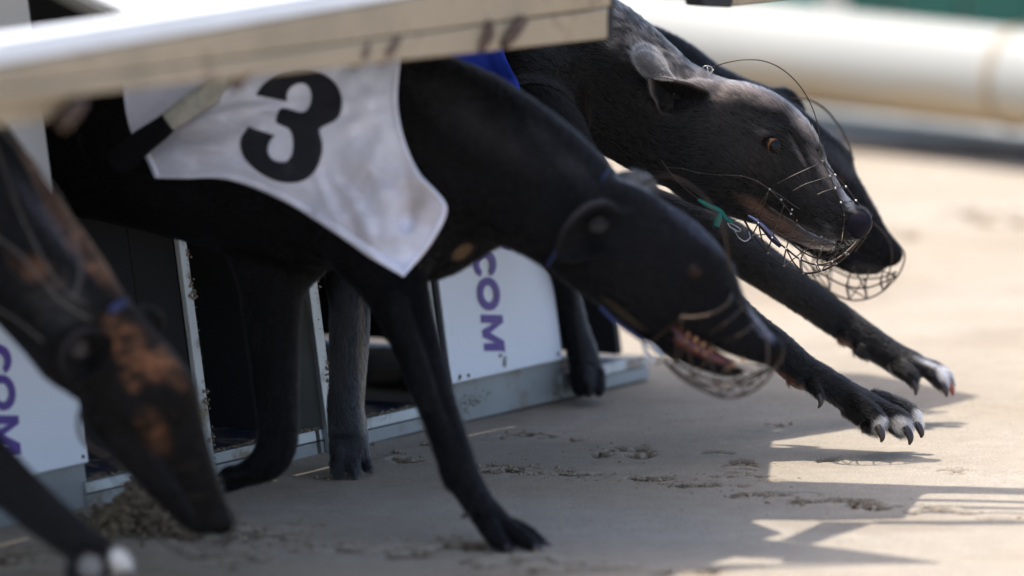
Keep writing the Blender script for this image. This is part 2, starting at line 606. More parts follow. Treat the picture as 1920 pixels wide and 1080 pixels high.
def crumbs():
    V, F = [], []
    for (mx, my, hx, hy, st) in MARKS:
        n = int(26 * st * (hx / 50))
        for _ in range(n):
            x = random.gauss(mx, hx * .6)
            y = random.gauss(my - 2, hy * .7)
            if y < 330: continue
            r = random.choice((.001, .0014, .0018, .0024, .0034, .0046))
            g = G(x, y)
            blob_geo((g[0], g[1], r * .3), r, V, F)
    for _ in range(700):   # the spilled line of clods
        t = random.random()
        x = 900 + t * 1010
        y = 880 + 92 * (t ** 1.15) + random.gauss(0, 7)
        r = random.choice((.0008, .0011, .0014, .002, .003))
        g = G(x, y)
        blob_geo((g[0], g[1], r * .3), r, V, F)
    for (x, y, r) in ((1017, 880, .0032), (1045, 886, .0032), (1058, 890, .0042), (1070, 893, .005), (1265, 894, .0035), (1725, 950, .004), (1730, 957, .005), (1835, 965, .004), (700, 835, .004), (803, 835, .006), (740, 850, .006)):
        g = G(x, y)
        for _ in range(3):
            blob_geo((g[0] + random.uniform(-1, 1) * r, g[1] + random.uniform(-1, 1) * r, r * .3), r * .8, V, F)
    for _ in range(3200):
        x = random.uniform(200, 1920)
        y = random.uniform(740, 1080)
        r = random.choice((.0005, .0006, .0009, .0013))
        g = G(x, y)
        blob_geo((g[0], g[1], r * .2), r, V, F)
    o = mesh_obj('sand_clods', V, F, M['mud'], kind='stuff')
    o['label'] = 'small damp clods of sand scattered along the scrape marks'
    o['category'] = 'sand clods'
    V, F = [], []
    def flake(x, y, rx, ry):
        g = G(x, y)
        b_ = len(V)
        n = 9
        for k in range(n):
            a_ = 2 * math.pi * k / n
            m_ = random.uniform(.45, 1.2)
            V.append((g[0] + rx * m_ * math.cos(a_), g[1] + ry * m_ * math.sin(a_), random.uniform(-.001, .0012)))
        V.append((g[0], g[1], random.uniform(.001, .0028)))
        for k in range(n):
            F.append((b_ + k, b_ + (k + 1) % n, b_ + n))
    for (mx, my, hx, hy, st) in MARKS:
        for _ in range(int(9 * st * hx / 50)):
            if my < 500: continue
            flake(random.gauss(mx, hx * .55), random.gauss(my, hy * .5), random.uniform(.002, .007), random.uniform(.002, .008))
    for _ in range(260):
        t = random.random()
        flake(910 + t * 1000, 882 + 92 * (t ** 1.15) + random.gauss(0, 5), random.uniform(.001, .006), random.uniform(.001, .006))
    o = mesh_obj('dark_pit_flakes', V, F, M['wetmud'], kind='stuff')  # flakes drawn dark to read as pits and cracks
    o['label'] = 'thin dark flakes of sand laid in as the dark pits of the scrape marks'
    o['category'] = 'sand flakes'
    # heap of kicked up sand by the brindle dog's muzzle
    V, F = [], []
    for _ in range(1500):
        x = random.gauss(265, 55)
        y = random.gauss(985, 10)
        g = G(x, y + random.uniform(-8, 12))
        hgt = max(0, .045 * math.exp(-((x - 265) / 60) ** 2)) * random.random()
        blob_geo((g[0], g[1], hgt), random.uniform(.0015, .0055), V, F, 1)
    o = mesh_obj('sand_heap', V, F, M['wetmud'], kind='stuff')
    o['label'] = 'crumbly heap of kicked up sand under the brindle dog muzzle'
    o['category'] = 'sand heap'
crumbs()

# ------------------------------------------------------------------ starting trap
A0, B0 = G(170, 955), G(1047, 752)
U = (B0 - A0) / np.linalg.norm(B0 - A0)
NO = np.array([U[1], -U[0], 0])                 # out of the trap, towards the track
E = np.array([0, 0, 1.0]) - 0.16 * NO           # front leans back
E /= np.linalg.norm(E)
NP = np.cross(U, E)
if NP @ NO < 0: NP = -NP
BACK = np.array([-0.93, 0.37, 0.0])
BACK /= np.linalg.norm(BACK)

def W(u, s, o=0.0):
    return A0 + U * u + E * s + NP * o

def R(px, py, o=0.0):
    r = ray(px, py)
    q = A0 + NP * o
    t = ((q - CP) @ NP) / (r @ NP)
    p = CP + t * r - q
    return p @ U, p @ E

trap = empty('starting_trap', A0, 'long metal greyhound starting trap with white lettered panels and a raised front grille', 'starting trap')

def slab(name, u0, u1, s0, s1, o0, o1, mat, bev=0.0015, skew=None):
    c = [W(u0, s0, o0), W(u1, s0, o0), W(u1, s0, o1), W(u0, s0, o1), W(u0, s1, o0), W(u1, s1, o0), W(u1, s1, o1), W(u0, s1, o1)]
    if skew is not None:
        c = skew(c)
    V, F = hexa(c)
    o = mesh_obj(name, V, F, mat, trap)
    if bev: bevel_obj(o, bev)
    return o

pu0, ps = R(848, 722)
pu1, ps1 = R(1056, 672)
PS0 = 0.5 * (ps + ps1)
lu1, ls = R(171, 896)
PW = pu1 - pu0
SHIFT = lu1 - pu1

def letters(shift, ds):
    objs = []
    def conv(pts):
        return [(R(x, y)[0] + shift, R(x, y)[1] + ds) for x, y in pts]
    def flat(name, outer, inner=None, strip=None):
        bm = bmesh.new()
        vs = [bm.verts.new(W(u, s_, 0.0012)) for u, s_ in conv(outer)]
        if inner:
            vi = [bm.verts.new(W(u, s_, 0.0012)) for u, s_ in conv(inner)]
            n = len(vs)
            m_ = n if strip else n - 1
            for i in range(n if strip else n - 1):
                j = (i + 1) % n
                bm.faces.new((vs[i], vs[j], vi[j], vi[i]))
        else:
            bm.faces.new(vs)
        bmesh.ops.recalc_face_normals(bm, faces=bm.faces)
        bmesh.ops.triangulate(bm, faces=[f for f in bm.faces if len(f.verts) > 4])
        me = bpy.data.meshes.new(name)
        bm.to_mesh(me)
        bm.free()
        me.materials.append(M['purple'])
        o = bpy.data.objects.new(name, me)
        COL.objects.link(o)
        o.parent = trap
        o.matrix_parent_inverse = trap.matrix_world.inverted()
        md = o.modifiers.new('thick', 'SOLIDIFY')
        md.thickness = 0.0006
        objs.append(o)
    def arc(cx, cy, rx, ry, a0, a1, n, sh=0.09):
        out = []
        for i in range(n + 1):
            a = math.radians(a0 + (a1 - a0) * i / n)
            dx, dy = rx * math.cos(a), ry * math.sin(a)
            out.append((cx + dx + sh * dy, cy + dy - sh * dx * .6))
        return out
    # C opens downwards (turned a quarter clockwise)
    flat('letter_c', arc(907.5, 494, 21, 27, 118, 422, 40), arc(907.5, 497, 10.5, 14, 128, 412, 40))
    flat('letter_o', arc(915, 551, 20.5, 31, 0, 351, 39), arc(915, 551, 10.5, 16.5, 0, 351, 39), strip=True)
    Mx = [(901, 590), (941, 594), (942, 603), (920, 613), (918, 617), (943, 627), (944, 634), (916, 643), (916, 646), (945, 644), (947, 659), (908, 658), (906, 643), (931, 632), (904, 622), (904, 612), (930, 606), (902, 604)]
    # M: stems at both ends, its vertex pointing left
    Mx = [(901, 590), (941, 591), (942, 605), (918, 624), (944, 639), (946, 658), (908, 658), (907, 644), (929, 643), (905, 632), (904, 619), (925, 606), (902, 605)]
    flat('letter_m', Mx)
    flat('letter_dot', arc(889, 455, 5.5, 7, 0, 345, 23))
    flat('letter_edge', [(939, 450), (955, 458), (957, 468), (944, 466), (940, 462)])
    return objs

for sh, ds in ((0.0, 0.0), (SHIFT, 0.004)):
    u0, u1, s0 = pu0 + sh, pu1 + sh, PS0 + ds
    slab('front_panel', u0, u1, s0, 0.80, -0.006, 0.0, M['white'])
    slab('kickplate', u0 + .004, u1 + .002, 0.0, s0 + .01, -0.022, -0.0085, M['kick'])
    letters(sh, ds)
    # dark rubber edge and alu edge strip on the left of the panel
    slab('edge_trim', u0 - .0085, u0 - .001, s0 - .02, 0.80, -0.010, -0.001, M['dark'])
    slab('edge_strip', u0 - .022, u0 - .0095, s0 - .03, 0.80, -0.014, -0.004, M['alu'])
    for (x, y) in ((862, 706), (878, 704), (1046, 664)):
        a, b_ = R(x, y)
        V, F = tube_geo([W(a + sh, b_ + ds, -.001), W(a + sh, b_ + ds, .0012)], .0022, 8)
        mesh_obj('rivet', V, F, M['rust'], trap)

V, F = [], []
for (x, y, sx_, sy_, n_) in ((880, 762, 9, 22, 60), (900, 750, 10, 12, 40), (893, 790, 4, 14, 25), (945, 680, 2.5, 14, 26), (938, 668, 3, 3, 8), (860, 708, 2, 5, 8), (1052, 735, 6, 26, 50), (1000, 775, 40, 3, 30), (925, 740, 12, 10, 14), (1050, 700, 5, 5, 10)):
    for _ in range(n_):
        u_, s_ = R(random.gauss(x, sx_ * .6), random.gauss(y, sy_ * .6))
        if s_ > 0.001:
            off = .0006 if y < 715 else -.0085
            blob_geo(W(u_, s_, off), random.uniform(.0006, .0022), V, F, .6)
mesh_obj('splashed_dirt', V, F, M['wetmud'], trap, kind='stuff')
# divider front edge strips (angle sections)
def divider(px0, py0, w_px, bottom_py, shade='dark'):
    u, s_ = R(px0, py0)
    ua = u
    slab('divider_edge', ua - (.013 if shade == 'grey' else .010), ua + .0035, s_, 0.80, -0.004, 0.004, M['alu'])
    slab('divider_lip', ua + .0045, ua + .0085, s_ + .002, 0.80, -0.010, -0.001, M['alu'])
    # angle return along the divider and the divider board itself
    for nm, L0, L1, mat, th in (('divider_angle', 0.001, 0.055, M['darkgrey'] if shade == 'grey' else M['dark'], .003), ('divider_board', 0.056, 1.1, M['dark'], .009)):
        base = W(ua, s_, -.0045)
        c = []
        for z in (0, 1):
            s2 = 0.78 if z else (s_ + .002 if nm == 'divider_angle' else s_ - .0)
            for L_, t in ((L0, -th), (L1, -th), (L1, 0), (L0, 0)):
                p = W(ua - .010, s2, -.0045) + BACK * L_ + np.array([BACK[1], -BACK[0], 0]) * (-t)
                c.append(p)
        V, F = hexa(c)
        o = mesh_obj(nm, V, F, mat, trap)
        bevel_obj(o, .001)
    # caked sand
    V, F = [], []
    for _ in range(70):
        q = random.random()
        k = random.choice((.08, .2, .22, .5, .52, .62, .9)) * .40 + random.gauss(0, .006)
        blob = W(ua + random.uniform(-.004, .007), s_ + k, .003 + random.uniform(0, .002))
        blob_geo(blob, random.uniform(.0012, .003), V, F, 1)
    for _ in range(60):
        blob = W(ua + random.uniform(-.004, .006), s_ + random.uniform(0, .4), .004)
        blob_geo(blob, random.uniform(.0006, .0015), V, F, 1)
    mesh_obj('caked_sand', V, F, M['mud'], trap, kind='stuff')

divider(397, 880, 25, 880)
divider(628, 845, 20, 845, 'grey')

# sill pieces across each opening (alu channel with an upper and lower lip)
def sill(xa, ya, xb, yb, hpx):
    ua, sa = R(xa, ya)
    ub, sb = R(xb, yb)
    h = .030
    slab('sill_upper', ua, ub, .017, h, -0.028, -0.004, M['alu'])
    slab('sill_lower', ua, ub, .001, .0162, -0.026, -0.0045, M['kick'])
    # trap floor behind the sill
    c = []
    for z in (.004, .022):
        for p in (W(ua, 0, -.030), W(ub, 0, -.030), W(ub, 0, -.030) + BACK * .9, W(ua, 0, -.030) + BACK * .9):
            q = p.copy()
            q[2] = z
            c.append(q)
    V, F = hexa(c)
    mesh_obj('trap_floor', V, F, M['floor'] , trap)

sill(172, 950, 395, 900, 45)
sill(400, 905, 605, 868, 45)
sill(612, 866, 846, 800, 45)
sill(1062, 752, 1225, 712, 45)

# sand lying on the sill
V, F = [], []
for _ in range(900):
    xa = random.choice((random.uniform(172, 430), random.uniform(400, 600), random.uniform(640, 820), random.uniform(590, 640)))
    u, s_ = R(xa, 900)
    p = W(u, .031, -random.uniform(.004, .027))
    blob_geo(p, random.uniform(.0008, .0026), V, F, .9)
mesh_obj('sand_on_sill', V, F, M['mud'], trap, kind='stuff')

# back wall, roof, inner boards
def hslab(name, pts, z0, z1, mat, bev=0.002):
    c = [np.array([p[0], p[1], z0]) for p in pts] + [np.array([p[0], p[1], z1]) for p in pts]
    V, F = hexa(c)
    o = mesh_obj(name, V, F, mat, trap)
    if bev: bevel_obj(o, bev)
    return o
uL, uR = -1.5, R(1216, 712)[0]
fl, fr = W(uL, 0, -.04), W(uR, 0, -.04)
bl, br = fl + BACK * 1.15, fr + BACK * 1.15
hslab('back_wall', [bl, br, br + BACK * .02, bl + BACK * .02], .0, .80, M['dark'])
_lf = -U * .16
_ext = U * .10  # unseen roof and sheet end extended to carry their shadow further right
_sw = [fr, fr + np.array([BACK[1], -BACK[0], 0]) * -.014, br + np.array([BACK[1], -BACK[0], 0]) * -.014, br]
V, F = hexa([np.array([p[0], p[1], .03]) for p in _sw] + [np.array([p[0], p[1], .795]) + _lf for p in _sw])
mesh_obj('side_wall', V, F, M['dark'], trap)
rf = -.13
hslab('roof', [fl - NO * .13, fr - NO * .13 + _ext, br + _ext + BACK * .03, bl + BACK * .03], .795, .82, M['alu'])
# inner grey boards seen between the dogs' legs, standing on a low dark ledge
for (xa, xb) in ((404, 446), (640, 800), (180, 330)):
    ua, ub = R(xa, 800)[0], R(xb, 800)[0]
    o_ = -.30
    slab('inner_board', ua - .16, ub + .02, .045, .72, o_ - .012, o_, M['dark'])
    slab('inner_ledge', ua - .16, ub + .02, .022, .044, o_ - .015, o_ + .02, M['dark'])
# bits right of the centre panel: buffer block on the sill
slab('sill_block', R(1052, 752)[0], R(1062, 752)[0], .0, .032, -.05, -.012, M['mud'])

# ------------------------------------------------------------------ raised front grille
gate = trap
def beam_pt(x, y, d=None):
    if d is None: d = 7.62 + x / 1140 * .95
    return P(x, y, d)
def prism(name, near_pts, depth_vec, mat, bev=.002):
    """box from a 4-corner face and a depth vector"""
    c = [np.array(p) for p in near_pts] + [np.array(p) + depth_vec for p in near_pts]
    V, F = hexa(c)
    o = mesh_obj(name, V, F, mat, trap)
    if bev: bevel_obj(o, bev)
    return o
inw = -NO * .05 + np.array([0, 0, .0])
def bp(x, y): return beam_pt(x, y)
prism('gate_beam', [bp(-260, 202), bp(1146, 12), bp(1146, -65), bp(-260, 166)], inw * .5, M['tan'])
prism('gate_beam_lower', [bp(-260, 222), bp(1140, 72), bp(1140, 16), bp(-260, 204)], inw * .3, M['tan'])
prism('gate_hinge_block', [bp(-130, 246), bp(84, 228), bp(138, 178), bp(-130, 205)], inw * .25 , M['tan'])
prism('gate_beam_cap', [bp(-260, 163), bp(1146, -67), bp(1146, -92), bp(-260, 112)], inw * .6, M['capwhite'])
def groove(y0, y1):
    prism('gate_beam_groove', [bp(400, 127), bp(1140, 26), bp(1140, 14), bp(400, 120)], inw * .1 + NO * .003, M['tan_grey'])
groove(0, 0)
for (x, y, a_, c_) in ((112, 212, -12, 26), (436, 138, -14, 26), (668, 98, -24, 2), (704, 92, -10, 26), (902, 68, -20, 0), (938, 62, -12, 28)):
    V, F = tube_geo(crom([beam_pt(x + a_, y + 24) + NO * .010 - FW * .004, beam_pt(x + (a_ + c_) / 3, y) + NO * .014 - FW * .008, beam_pt(x + c_, y - 26) + NO * .010 - FW * .006], 5), .0062, 8)
    mesh_obj('gate_bracket', V, F, M['rust'], trap, smooth=True)
prism('gate_end_cap', [bp(1141, 74), bp(1152, 72), bp(1152, -52), bp(1147, -50)], inw * .5, M['dark'])
prism('gate_end_rail', [bp(1320, 12), bp(1372, 14), bp(1390, -30), bp(1310, -30)], inw * .5, M['dark'])
prism('gate_end_bar', [bp(1372, 12), bp(1500, -3), bp(1500, -30), bp(1372, -22)], inw * .4, M['tan'])

# white ribbed lid sheet, rising behind the beam
def lidp(x, y, k, up=0.0):
    return P(x - 300 * k, y - 136 * k, 7.66 + (x) / 1140 * .95 + .30 * k) + np.array([0, 0, up])
for i in range(13):
    x0 = 335 + i * 31
    y0 = 82 - (x0 - 170) * .163
    c = []
    for up in (0, .006):
        c += [lidp(x0, y0 + 14, 0, up), lidp(x0 + 21, y0 + 10, 0, up), lidp(x0 + 21, y0 + 10, 1, up), lidp(x0, y0 + 14, 1, up)]
    V, F = hexa(c)
    o = mesh_obj('lid_slat', V, F, M['capwhite'], trap)
    bevel_obj(o, .0015)
V, F = hexa([lidp(333, 69, 0, -.006), lidp(1160, -66, 0, -.006), lidp(1160, -66, 1, -.006), lidp(333, 69, 1, -.006), lidp(333, 69, 0, -.003), lidp(1160, -66, 0, -.003), lidp(1160, -66, 1, -.003), lidp(333, 69, 1, -.003)])
mesh_obj('lid_backing', V, F, M['kick'], trap)
def plate(name, quad, th, mat):
    V, F = hexa(list(quad) + [p + np.array([0, 0, th]) for p in quad])
    return mesh_obj(name, V, F, mat, trap)
lb0, lb1 = bp(-260, 92) + inw * .5, bp(1146, -88) + inw * .5
rf0, rf1 = fl - NO * .13 + [0, 0, .83], fr - NO * .13 + _ext + [0, 0, .83]
plate('unseen_shade_sheet', [lb0 * .40 + rf0 * .60, lb1 * .9 + rf1 * .1, rf1, rf0], .004, M['capwhite'])  # unseen sheet added to shade the dogs and sand under the lid
SD = np.array(SUN_DIR)
def cast(x, y, z=.70):
    g = G(x, y)
    return g - SD * (z / -SD[2])
for quad in ([(1325, 903), (1740, 915), (1690, 975), (1325, 975)], [(1742, 915), (2150, 928), (2150, 934), (1732, 931)], [(1640, 978), (2150, 983), (2150, 992), (1640, 984)],
             [(1545, 977), (1638, 980), (1515, 1020), (1465, 1012)], [(1000, 1000), (1463, 1013), (1463, 1046), (1000, 1036)], [(1466, 1014), (1757, 1056), (1757, 1059), (1466, 1058)],
             [(1000, 1060), (1625, 1061), (1370, 1070), (1000, 1074)]):
    plate('shadow_plate', [cast(x, y) for x, y in quad], .012, M['capwhite'])  # unseen plates shaped to cast the dark ground patches, in place of the grille
for quad in ([(1200, 815), (1640, 806), (1620, 700), (1200, 690)], [(1641, 806), (1692, 779), (1835, 742), (1621, 700)]):
    plate('added_shade_plate', [cast(x, y, .86) for x, y in quad], .010, M['capwhite'])  # unseen plates added overhead to shade the sand behind the forelegs
for y in (941, 953, 965):
    plate('grille_bar', [cast(x, yy) for x, yy in ((1700, y), (2150, y + 4), (2150, y + 9), (1700, y + 4))], .006, M['capwhite'])  # unseen grille bars, set to cast the striped ground shadow
prism('lid_strut', [P(92, -10, 8.2), P(138, -14, 8.2), P(236, 40, 8.2), P(206, 52, 8.2)], np.array([0, .03, 0]), M['darkgrey'])

# ------------------------------------------------------------------ rail, kerb and boards behind
rail = empty('hare_rail', P(1500, 140, 12.0), 'thick white painted pipe rail running along the far side of the track', 'rail')
ra, rb = P(1160, 68, 12.0), P(1905, 147, 11.5)
dv = (rb - ra) / np.linalg.norm(rb - ra)
V, F = tube_geo(np.array([ra - dv * 3 + (rb - ra) * t for t in np.linspace(0, 1, 2)] + [rb + dv * 3]), .0, 6)
rad = 92 / K * 11.7
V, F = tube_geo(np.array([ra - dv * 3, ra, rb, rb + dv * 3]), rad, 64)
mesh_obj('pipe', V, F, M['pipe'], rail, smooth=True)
V, F = tube_geo(np.array([rb - dv * .004, rb + dv * .008]), rad * 1.045, 64)
o = mesh_obj('coupling', V, F, M['tan'], rail)
V, F = tube_geo(np.array([rb - dv * .05, rb - dv * .04]), rad * 1.0 + .002, 64)
for i in (0, 1, 2):
    q = ra + (rb - ra) * (-1.2 + i * 1.6)
    V, F = tube_geo(np.array([q * [1, 1, 0] + [0, 0, 0], q - [0, 0, rad * .9]]), .018, 16)
    mesh_obj('rail_post', V, F, M['post'], rail, smooth=True)

def strip(name, pts, z0, z1, mat, kind=None):
    c = [np.array([p[0], p[1], z0]) for p in pts] + [np.array([p[0], p[1], z1]) for p in pts]
    V, F = hexa(c)
    o = mesh_obj(name, V, F, mat)
    if kind: o['kind'] = kind
    return o
k0, k1 = G(1500, 277), G(1920, 303)
kd = (k1 - k0) / np.linalg.norm(k1 - k0)
kn = np.array([-kd[1], kd[0], 0])
k0, k1 = k0 - kd * 4, k1 + kd * 4
o = strip('dark_edging_board', [k0, k1, k1 + kn * .05, k0 + kn * .05], -.02, .012, M['earth'])
o['label'] = 'low dark edging board along the far side of the sand'
o['category'] = 'edging board'
o = strip('kerb', [k0 + kn * .052, k1 + kn * .052, k1 + kn * .9, k0 + kn * .9], -.02, .024, M['kerb'], 'structure')
o = strip('verge', [k0 + kn * .905, k1 + kn * .905, k1 + kn * 30, k0 + kn * 30], -.02, .006, M['earth'], 'structure')

fence = empty('board_fence', G(1600, 60), 'green painted board fence behind the white pipe rail', 'fence')
f0, f1 = G(1000, 92), G(1920, 138)
fd = (f1 - f0) / np.linalg.norm(f1 - f0)
fn = np.array([-fd[1], fd[0], 0])
for i in range(16):
    x = -1.0 + i * .115
    mat = M['teal'] if i in (14, 15) or i % 7 == 2 else M['green']
    q = f0 + fd * (x + .35)
    c = [q + fn * .0, q + fd * .108 + fn * .0, q + fd * .108 + fn * .025, q + fn * .025]
    c = c + [p + np.array([0, 0, .9 + random.uniform(-.01, .01)]) for p in c]
    V, F = hexa(c)
    o = mesh_obj('board', V, F, mat, fence)
    bevel_obj(o, .004)
pp = P(1562, 20, 12.18)
V, F = tube_geo(np.array([pp * [1, 1, 0], pp + [0, 0, .8]]), .022, 16)
o = mesh_obj('fence_post', V, F, M['post'], smooth=True)
o['label'] = 'pale cream post standing between the pipe rail and the green fence'
o['category'] = 'post'

# ------------------------------------------------------------------ dogs: distance-field bodies
class Body:
    def __init__(self, h):
        self.h = h
        self.parts = []      # (kind, nodes world, radii, w, k)
        self.flow = []
    def nodes(self, pts, n):
        a = []
        for p in pts:
            x, y, d, r = p[:4]
            w = p[4] if len(p) > 4 else 0.8
            a.append([*P(x, y, d), r * d / K, w])
        return crom(a, n) if len(a) > 1 else np.array(a * 2)
    def add(self, pts, k=8, n=5, flow=True):
        nd = self.nodes(pts, n)
        self.parts.append(('+', nd, k * 9 / K))
        if flow: self.flow.append(nd[::-1] if flow == -1 else nd)
        return self
    def cut(self, pts, k=2, n=5):
        self.parts.append(('-', self.nodes(pts, n), k * 9 / K))
        return self
    def snap(self, lo=-.0):
        h, self.h = self.h, .0042
        V, Q = self.build()
        self.h = h
        self.bvh = BVHTree.FromPolygons([tuple(v) for v in V], [tuple(int(i) for i in f) for f in Q])
    def s(self, x, y, off=0.0):
        h_ = self.bvh.ray_cast(Vector(tuple(CP + 7 * ray(x, y))), Vector(tuple(ray(x, y))).normalized())
        if h_[0] is None: raise ValueError('no surface at %s %s' % (x, y))
        return float((np.array(h_[0]) - CP) @ FW) + off
    @staticmethod
    def segdist(X, Y, Z, a, b):
        w = 0.5 * (a[4] + b[4])
        ax, ay, az = a[0], a[1] / w, a[2]
        bx, by, bz = b[0] - ax, b[1] / w - ay, b[2] - az
        px, py, pz = X - np.float32(ax), Y * np.float32(1 / w) - np.float32(ay), Z - np.float32(az)
        bb = bx * bx + by * by + bz * bz
        t = np.clip((px * np.float32(bx) + py * np.float32(by) + pz * np.float32(bz)) / np.float32(max(bb, 1e-9)), 0, 1)
        dx = px - t * np.float32(bx)
        dy = py - t * np.float32(by)
        dz = pz - t * np.float32(bz)
        return np.sqrt(dx * dx + dy * dy + dz * dz) - (np.float32(a[3]) + t * np.float32(b[3] - a[3]))
    def build(self):
        h = self.h
        lo = np.full(3, 1e9)
        hi = -lo
        for kd, nd, k in self.parts:
            if kd == '+':
                r = nd[:, 3:4] * np.maximum(1, nd[:, 4:5])
                lo = np.minimum(lo, (nd[:, :3] - r).min(0))
                hi = np.maximum(hi, (nd[:, :3] + r).max(0))
        lo -= 4 * h
        hi += 4 * h
        n = np.ceil((hi - lo) / h).astype(int) + 1
        ax = [(lo[i] + np.arange(n[i]) * h).astype(np.float32) for i in range(3)]
        Fd = np.full(tuple(n), 0.03, np.float32)
        for kd, nd, k in self.parts:
            m = 3 * h + k
            rr = nd[:, 3]
            ry = rr * nd[:, 4]
            ext = np.stack([rr, np.maximum(ry, rr if kd == '+' and False else ry), rr], 1)
            l0 = np.clip(((nd[:, :3] - ext).min(0) - m - lo) / h, 0, n - 1).astype(int)
            l1 = np.clip(np.ceil(((nd[:, :3] + ext).max(0) + m - lo) / h) + 1, 1, n).astype(int)
            L = np.full(tuple(l1 - l0), 0.03, np.float32)
            for i in range(len(nd) - 1):
                a, b = nd[i], nd[i + 1]
                e0 = np.array([a[3], a[3] * a[4], a[3]])
                e1 = np.array([b[3], b[3] * b[4], b[3]])
                s0 = np.clip((np.minimum(a[:3] - e0, b[:3] - e1) - m - lo) / h, l0, l1 - 1).astype(int)
                s1 = np.clip(np.ceil((np.maximum(a[:3] + e0, b[:3] + e1) + m - lo) / h) + 1, l0 + 1, l1).astype(int)
                X = ax[0][s0[0]:s1[0], None, None]
                Y = ax[1][None, s0[1]:s1[1], None]
                Z = ax[2][None, None, s0[2]:s1[2]]
                D = self.segdist(X, Y, Z, a, b)
                sl = tuple(slice(s0[j] - l0[j], s1[j] - l0[j]) for j in range(3))
                L[sl] = np.minimum(L[sl], D)
            sl = tuple(slice(l0[j], l1[j]) for j in range(3))
            Fs = Fd[sl]
            if kd == '+':
                q = np.clip(np.float32(k) - np.abs(Fs - L), 0, None)
                Fd[sl] = np.minimum(Fs, L) - q * q * np.float32(0.25 / max(k, 1e-6))
            else:
                q = np.clip(np.float32(k) - np.abs(Fs + L), 0, None)
                Fd[sl] = np.maximum(Fs, -L) + q * q * np.float32(0.25 / max(k, 1e-6))
        return self.nets(Fd, lo, h)
    @staticmethod
    def nets(Fd, lo, h):
        S = Fd < 0
        n = np.array(S.shape)
        c = S[:-1, :-1, :-1]
        anyv = np.zeros(c.shape, np.uint8)
        for dx in (0, 1):
            for dy in (0, 1):
                for dz in (0, 1):
                    anyv += S[dx:n[0] - 1 + dx, dy:n[1] - 1 + dy, dz:n[2] - 1 + dz]
        act = (anyv > 0) & (anyv < 8)
        I = np.argwhere(act)
        idx = np.full(act.shape, -1, np.int32)
        idx[act] = np.arange(len(I))
        acc = np.zeros((len(I), 3))
        cnt = np.zeros(len(I))
        corners = {}
        for dx in (0, 1):
            for dy in (0, 1):
                for dz in (0, 1):
                    corners[(dx, dy, dz)] = Fd[I[:, 0] + dx, I[:, 1] + dy, I[:, 2] + dz].astype(float)
        for a in corners:
            for axi in range(3):
                if a[axi] == 0:
                    b = list(a)
                    b[axi] = 1
                    b = tuple(b)
                    fa, fb = corners[a], corners[b]
                    m = (fa < 0) != (fb < 0)
                    t = np.where(m, fa / np.where(m, fa - fb, 1), 0)
                    p = np.tile(np.array(a, float), (len(I), 1))
                    p[:, axi] += t
                    acc += p * m[:, None]
                    cnt += m
        V = lo + (I + acc / cnt[:, None]) * h
        Q = []
        for axi in range(3):
            sl0 = [slice(None)] * 3
            sl1 = [slice(None)] * 3
            sl0[axi] = slice(0, -1)
            sl1[axi] = slice(1, None)
            s0, s1 = S[tuple(sl0)], S[tuple(sl1)]
            for flip, mk in ((False, s0 & ~s1), (True, ~s0 & s1)):
                e = np.argwhere(mk)
                o1, o2 = (axi + 1) % 3, (axi + 2) % 3
                ok = (e[:, o1] > 0) & (e[:, o2] > 0) & (e[:, o1] < n[o1] - 1) & (e[:, o2] < n[o2] - 1)
                e = e[ok]
                def g(a, b):
                    q = e.copy()
                    q[:, o1] -= a
                    q[:, o2] -= b
                    return idx[q[:, 0], q[:, 1], q[:, 2]]
                f = np.stack([g(1, 1), g(0, 1), g(0, 0), g(1, 0)], 1)
                if flip: f = f[:, ::-1]
                Q.append(f)
        Q = np.vstack(Q)
        Q = Q[(Q >= 0).all(1)]
        # light smoothing
        for lam in (.5, .5, -.35, .5):
            s_ = np.zeros_like(V)
            c_ = np.zeros(len(V))
            for a, b in ((0, 1), (1, 2), (2, 3), (3, 0)):
                for p, q in ((a, b), (b, a)):
                    np.add.at(c_, Q[:, p], 1)
                    for j in range(3):
                        s_[:, j] += np.bincount(Q[:, p], V[Q[:, q], j], len(V))
            V = V + lam * (s_ / np.maximum(c_, 1)[:, None] - V)
        return V, Q

def vnormals(V, Q):
    n = np.cross(V[Q[:, 2]] - V[Q[:, 0]], V[Q[:, 3]] - V[Q[:, 1]])
    N = np.zeros_like(V)
    for k in range(4):
        for j in range(3):
            N[:, j] += np.bincount(Q[:, k], n[:, j], len(V))
    return N / (np.linalg.norm(N, axis=1)[:, None] + 1e-12), n

